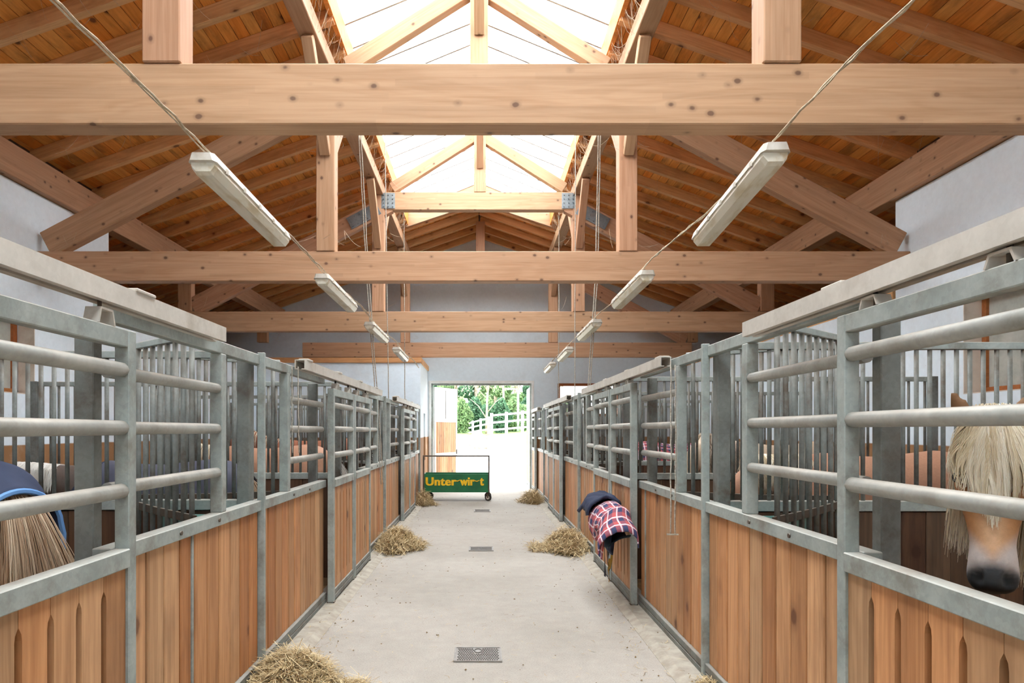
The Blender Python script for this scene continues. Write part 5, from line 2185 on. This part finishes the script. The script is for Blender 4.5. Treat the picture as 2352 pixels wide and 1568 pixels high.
# the other leaf stands folded right back against the outside wall
dl = thing('door_2', 'yard door leaf folded back edge-on at the other jamb', None, (DOOR1, YB + 0.5, 0), kind='structure')
x2 = DOOR1 - 0.06
for y in (YB + 0.20, YB + 1.5):
    block('stile', (x2, y, 0.05), (x2 + 0.05, y + 0.08, Hh), 'galv', dl)
for z in (0.09, 1.72, Hh - 0.08):
    block('rail', (x2 + 0.002, YB + 0.28, z), (x2 + 0.048, YB + 1.5, z + 0.08), 'galv', dl)
for k in range(8):
    y = YB + 0.28 + (k + 0.5) * 1.22 / 8
    block('slat', (x2 + 0.01, y - 0.07, 0.17), (x2 + 0.04, y + 0.07, 1.72), 'plank', dl)
block('pane', (x2 + 0.02, YB + 0.28, 1.8), (x2 + 0.03, YB + 1.5, Hh - 0.08), 'white_paint', dl, b=0.0)  # white fill imitates bright sky behind the glass


# white rail fence climbing to the side
def fence(pts, h, label, rails=3, pw=0.13):
    pts = [Vector(p) for p in pts]
    t = thing('rail_fence', label, 'fence', pts[0], group='white rail fences in the yard')
    for p in pts:
        bar('post', p, p + Vector((0, 0, h)), pw, pw, 'white_paint', t, up=(1, 0, 0))
    for a, b in zip(pts[:-1], pts[1:]):
        for k in range(rails):
            z = h * (0.25 + 0.65 * k / max(1, rails - 1))
            dv = (b - a).normalized() * pw * 0.5
            bar('rail', a + dv + Vector((0, 0, z)), b - dv + Vector((0, 0, z)), 0.05, 0.09, 'white_paint', t)
    return t


wa, wb_ = P(1120, 1000, 33.5), P(1300, 984, 33.5)


def zbank(x):
    return wa.z + (wb_.z - wa.z) * (x - wa.x) / (wb_.x - wa.x)


fp = []
for u in (1129, 1163, 1200, 1240, 1280):
    x = P(u, 990, 34).x
    fp.append((x, 34.0, zbank(x) - 0.03))
fence(fp, 1.12, 'white rail fence climbing the bank above the concrete wall')
vs = []
for y in (33.75, 37.5):
    vs += [(wa.x, y, 0.8), (wb_.x + 12, y, 0.8), (wb_.x + 12, y, zbank(wb_.x) - 0.02), (wb_.x, y, zbank(wb_.x) - 0.02), (wa.x, y, zbank(wa.x) - 0.02)]
o = pydata('ground_bank', vs, [(0, 1, 2, 3, 4), (9, 8, 7, 6, 5), (4, 3, 8, 9), (3, 2, 7, 8), (0, 4, 9, 5), (1, 6, 7, 2), (0, 5, 6, 1)], 'verge')
fix_normals(o)
tag(o, kind='structure')
fence([P(1122, 996, 38), P(1104, 997, 41), P(1086, 1000, 44), P(1070, 1003, 47), P(1052, 1007, 50), P(1030, 1010, 53)], 0.95, 'lower white rail fence curving away behind the boulders')
# retaining wall and boulders
a, b = P(1120, 1000, 33.5), P(1300, 984, 33.5)
pv = [(a.x, 33.4), (b.x, 33.4), (b.x, 33.8), (a.x, 33.8)]
vs = [(x, y, 0.6) for x, y in pv] + [(pv[0][0], 33.4, a.z), (pv[1][0], 33.4, b.z), (pv[2][0], 33.8, b.z), (pv[3][0], 33.8, a.z)]
o = pydata('retaining_wall', vs, [(0, 1, 5, 4), (1, 2, 6, 5), (2, 3, 7, 6), (3, 0, 4, 7), (4, 5, 6, 7), (3, 2, 1, 0)], 'ret_wall')
tag(o, 'low concrete retaining wall under the white fence', 'retaining wall')


def boulder(c, r, label, seed):
    rr = random.Random(seed)
    me = bpy.data.meshes.new('boulder')
    bm = bmesh.new()
    bmesh.ops.create_icosphere(bm, subdivisions=3, radius=1.0)
    ph = [rr.uniform(0, 6) for _ in range(6)]
    for v in bm.verts:
        k = 1 + 0.18 * math.sin(v.co.x * 3 + ph[0]) + 0.14 * math.sin(v.co.y * 4 + ph[1]) + 0.12 * math.sin(v.co.z * 5 + ph[2]) + 0.06 * math.sin(v.co.x * 9 + v.co.z * 8 + ph[3])
        v.co = Vector((v.co.x * r[0] * k, v.co.y * r[1] * k, v.co.z * r[2] * k))
    bm.to_mesh(me)
    bm.free()
    me.materials.append(M['rock'])
    o = link('boulder', me, T(c))
    tag(o, label, 'boulder', 'boulders at the yard edge')


for (u, v, Y, r, lb) in ((1100, 1020, 31, (0.42, 0.4, 0.36), 'large pale boulder against the end of the concrete wall'), (1072, 1026, 31, (0.34, 0.35, 0.26), 'middle pale boulder in the yard seen past the door leaf'),
                         (1052, 1032, 30.5, (0.28, 0.3, 0.2), 'low pale boulder seen closest to the slatted door leaf'), (1095, 1006, 32.5, (0.45, 0.4, 0.25), 'flat boulder resting behind the large pale one')):
    boulder(P(u, v, Y), r, lb, int(u))

# lamp post
t = thing('lamp_post', 'slim grey lamp post standing behind the white fence', 'lamp post', P(1190, 990, 38))
b0 = P(1190, 990, 38)
top = P(1190, 897, 38)
tube('pole', [b0, b0.lerp(top, 0.5), top], [0.07, 0.06, 0.05], 'galv', t, seg=8)
tube('arm', [top, top + Vector((-0.15, 0, 0.08)), top + Vector((-0.32, 0, 0.1))], 0.035, 'galv', t, seg=6)
block('lamp_head', top + Vector((-0.62, -0.08, 0.05)), top + Vector((-0.28, 0.08, 0.14)), 'galv', t)


# ------------------------------------------------------------------ trees beyond the yard
def tree(base, h, crown, leafmat_, label, n=2600, seed=1, trunk_r=0.16, lean=0.0, leaf=0.16, branches=7, fork=0.35):
    rr = random.Random(seed)
    t = thing('tree', label, 'tree', base, group='trees behind the yard')
    base = Vector(base)
    top = base + Vector((lean, 0, h))
    tube('trunk', [base - Vector((0, 0, 0.3)), base.lerp(top, 0.35) + Vector((rr.uniform(-.1, .1), 0, 0)), base.lerp(top, 0.7) + Vector((rr.uniform(-.2, .2), 0, 0)), top], [trunk_r, trunk_r * 0.8, trunk_r * 0.5, trunk_r * 0.15], 'bark', t, seg=8)
    cr, cz0, cz1 = crown
    for k in range(branches):
        f = fork + (0.9 - fork) * k / branches
        p = base.lerp(top, f)
        a = rr.uniform(0, 6.28)
        L = cr * rr.uniform(0.6, 1.0)
        q = p + Vector((math.cos(a) * L, math.sin(a) * L * 0.6, L * rr.uniform(0.5, 1.0)))
        tube('branch', [p, p.lerp(q, 0.5) + Vector((0, 0, L * 0.12)), q], [trunk_r * 0.42, trunk_r * 0.28, trunk_r * 0.08], 'bark', t, seg=6)
    vs, fs, tn = [], [], []
    blobs = [(rr.uniform(-.75, .75) * cr, rr.uniform(-.6, .6) * cr, rr.uniform(cz0, cz1), rr.uniform(0.25, 0.5) * cr) for _ in range(16)]
    for i in range(n):
        bx, by, bz, br = rr.choice(blobs)
        v = Vector((rr.gauss(0, 1), rr.gauss(0, 1), rr.gauss(0, 1))).normalized() * br * rr.random() ** 0.35
        p = base + Vector((lean * 0.7 + bx + v.x, by + v.y, bz + v.z * 0.9))
        a = Vector((rr.gauss(0, 1), rr.gauss(0, 1), rr.gauss(0, 1))).normalized()
        b = a.cross(Vector((rr.gauss(0, 1), rr.gauss(0, 1), rr.gauss(0, 1)))).normalized()
        s = leaf * rr.uniform(0.6, 1.4)
        k = len(vs)
        vs += [tuple(p - a * s), tuple(p + b * s * 0.5), tuple(p + a * s), tuple(p - b * s * 0.5)]
        fs.append((k, k + 1, k + 2, k + 3))
        tn += [rr.random()] * 4
    o = pydata('foliage', vs, fs, leafmat_, t)
    o['kind'] = 'stuff'
    set_tone(o, tn)
    return t


def zh(y):
    return 1.25 + 0.03 * max(0.0, y - 36)


tree((P(1117, 980, 44).x, 44, zh(44)), 6.2, (2.0, 3.0, 6.0), 'leaf_c', 'bare branching pale tree with thin leaves behind the fence', 1500, 3, 0.09, 0.3, 0.08, 11, 0.15)
tree((P(1160, 975, 50).x, 50, zh(50)), 8.5, (2.0, 5.0, 8.5), 'leaf_c', 'tall slim pale trunk rising behind the white fence', 1500, 4, 0.10, -0.2, 0.09, 6, 0.5)
WOOD = []
for Y, us, cr, h in ((56, (1045, 1140, 1235), 1.5, 8.0), (63, (1000, 1092, 1187), 1.7, 9.0), (72, (1045, 1140, 1235), 1.9, 10.5), (80, (1000, 1090, 1185, 1280), 2.1, 12.0)):
    WOOD += [(u, Y, h, cr) for u in us]
ROWN = {56: 'front row', 63: 'second row', 72: 'third row', 80: 'back row'}
SEEN = {}
for k, (u, Y, h, cr) in enumerate(WOOD):
    SEEN[Y] = SEEN.get(Y, -1) + 1
    lm = ('leaf_b', 'leaf_a', 'leaf_a', 'leaf_b')[(k * 7 + k // 3) % 4]
    tree((P(u, 980, Y).x, Y, zh(Y)), h, (cr, 0.6, h), lm, '%s green woodland tree in the %s, %s from the door leaf' % ('light' if lm == 'leaf_b' else 'dark', ROWN[Y], NTH[SEEN[Y]]), 12000, 20 + k, 0.18, 0.0, 0.15, 5)

# low shrubs along the top of the bank
for k, (u, Y, r) in enumerate(((1050, 46, 1.1), (1081, 49, 1.15), (1110, 52, 1.2), (1140, 46, 1.1), (1171, 49, 1.15), (1202, 52, 1.2), (1230, 46, 1.1), (1020, 52, 1.2))):
    rr = random.Random(200 + k)
    y = Y
    base = Vector((P(u, 980, Y).x, y, zh(y)))
    t = thing('shrub', 'round green shrub on the bank behind the fence, %s from the door leaf' % (NTH + ['eighth', 'ninth', 'tenth'])[k], 'shrub', base, group='shrubs on the bank')
    tube('stem', [base - Vector((0, 0, 0.2)), base + Vector((0.1, 0, r * 0.8)), base + Vector((0, 0, r * 1.3))], [0.06, 0.05, 0.02], 'bark', t, seg=6)
    vs, fs, tn = [], [], []
    for i in range(6000):
        v = Vector((rr.gauss(0, 1), rr.gauss(0, 1), rr.gauss(0, 1))).normalized() * rr.random() ** 0.3
        p = base + Vector((v.x * r, v.y * r * 0.7, r * 0.95 + v.z * r * (1.0 + 0.3 * math.sin(v.x * 5))))
        a = Vector((rr.gauss(0, 1), rr.gauss(0, 1), rr.gauss(0, 1))).normalized()
        b = a.cross(Vector((rr.gauss(0, 1), rr.gauss(0, 1), rr.gauss(0, 1)))).normalized()
        sz = 0.11 * rr.uniform(0.6, 1.4)
        n0 = len(vs)
        vs += [tuple(p - a * sz), tuple(p + b * sz * 0.5), tuple(p + a * sz), tuple(p - b * sz * 0.5)]
        fs.append((n0, n0 + 1, n0 + 2, n0 + 3))
        tn += [rr.random()] * 4
    o = pydata('foliage', vs, fs, 'leaf_a' if k % 2 else 'leaf_b', t)
    o['kind'] = 'stuff'
    set_tone(o, tn)
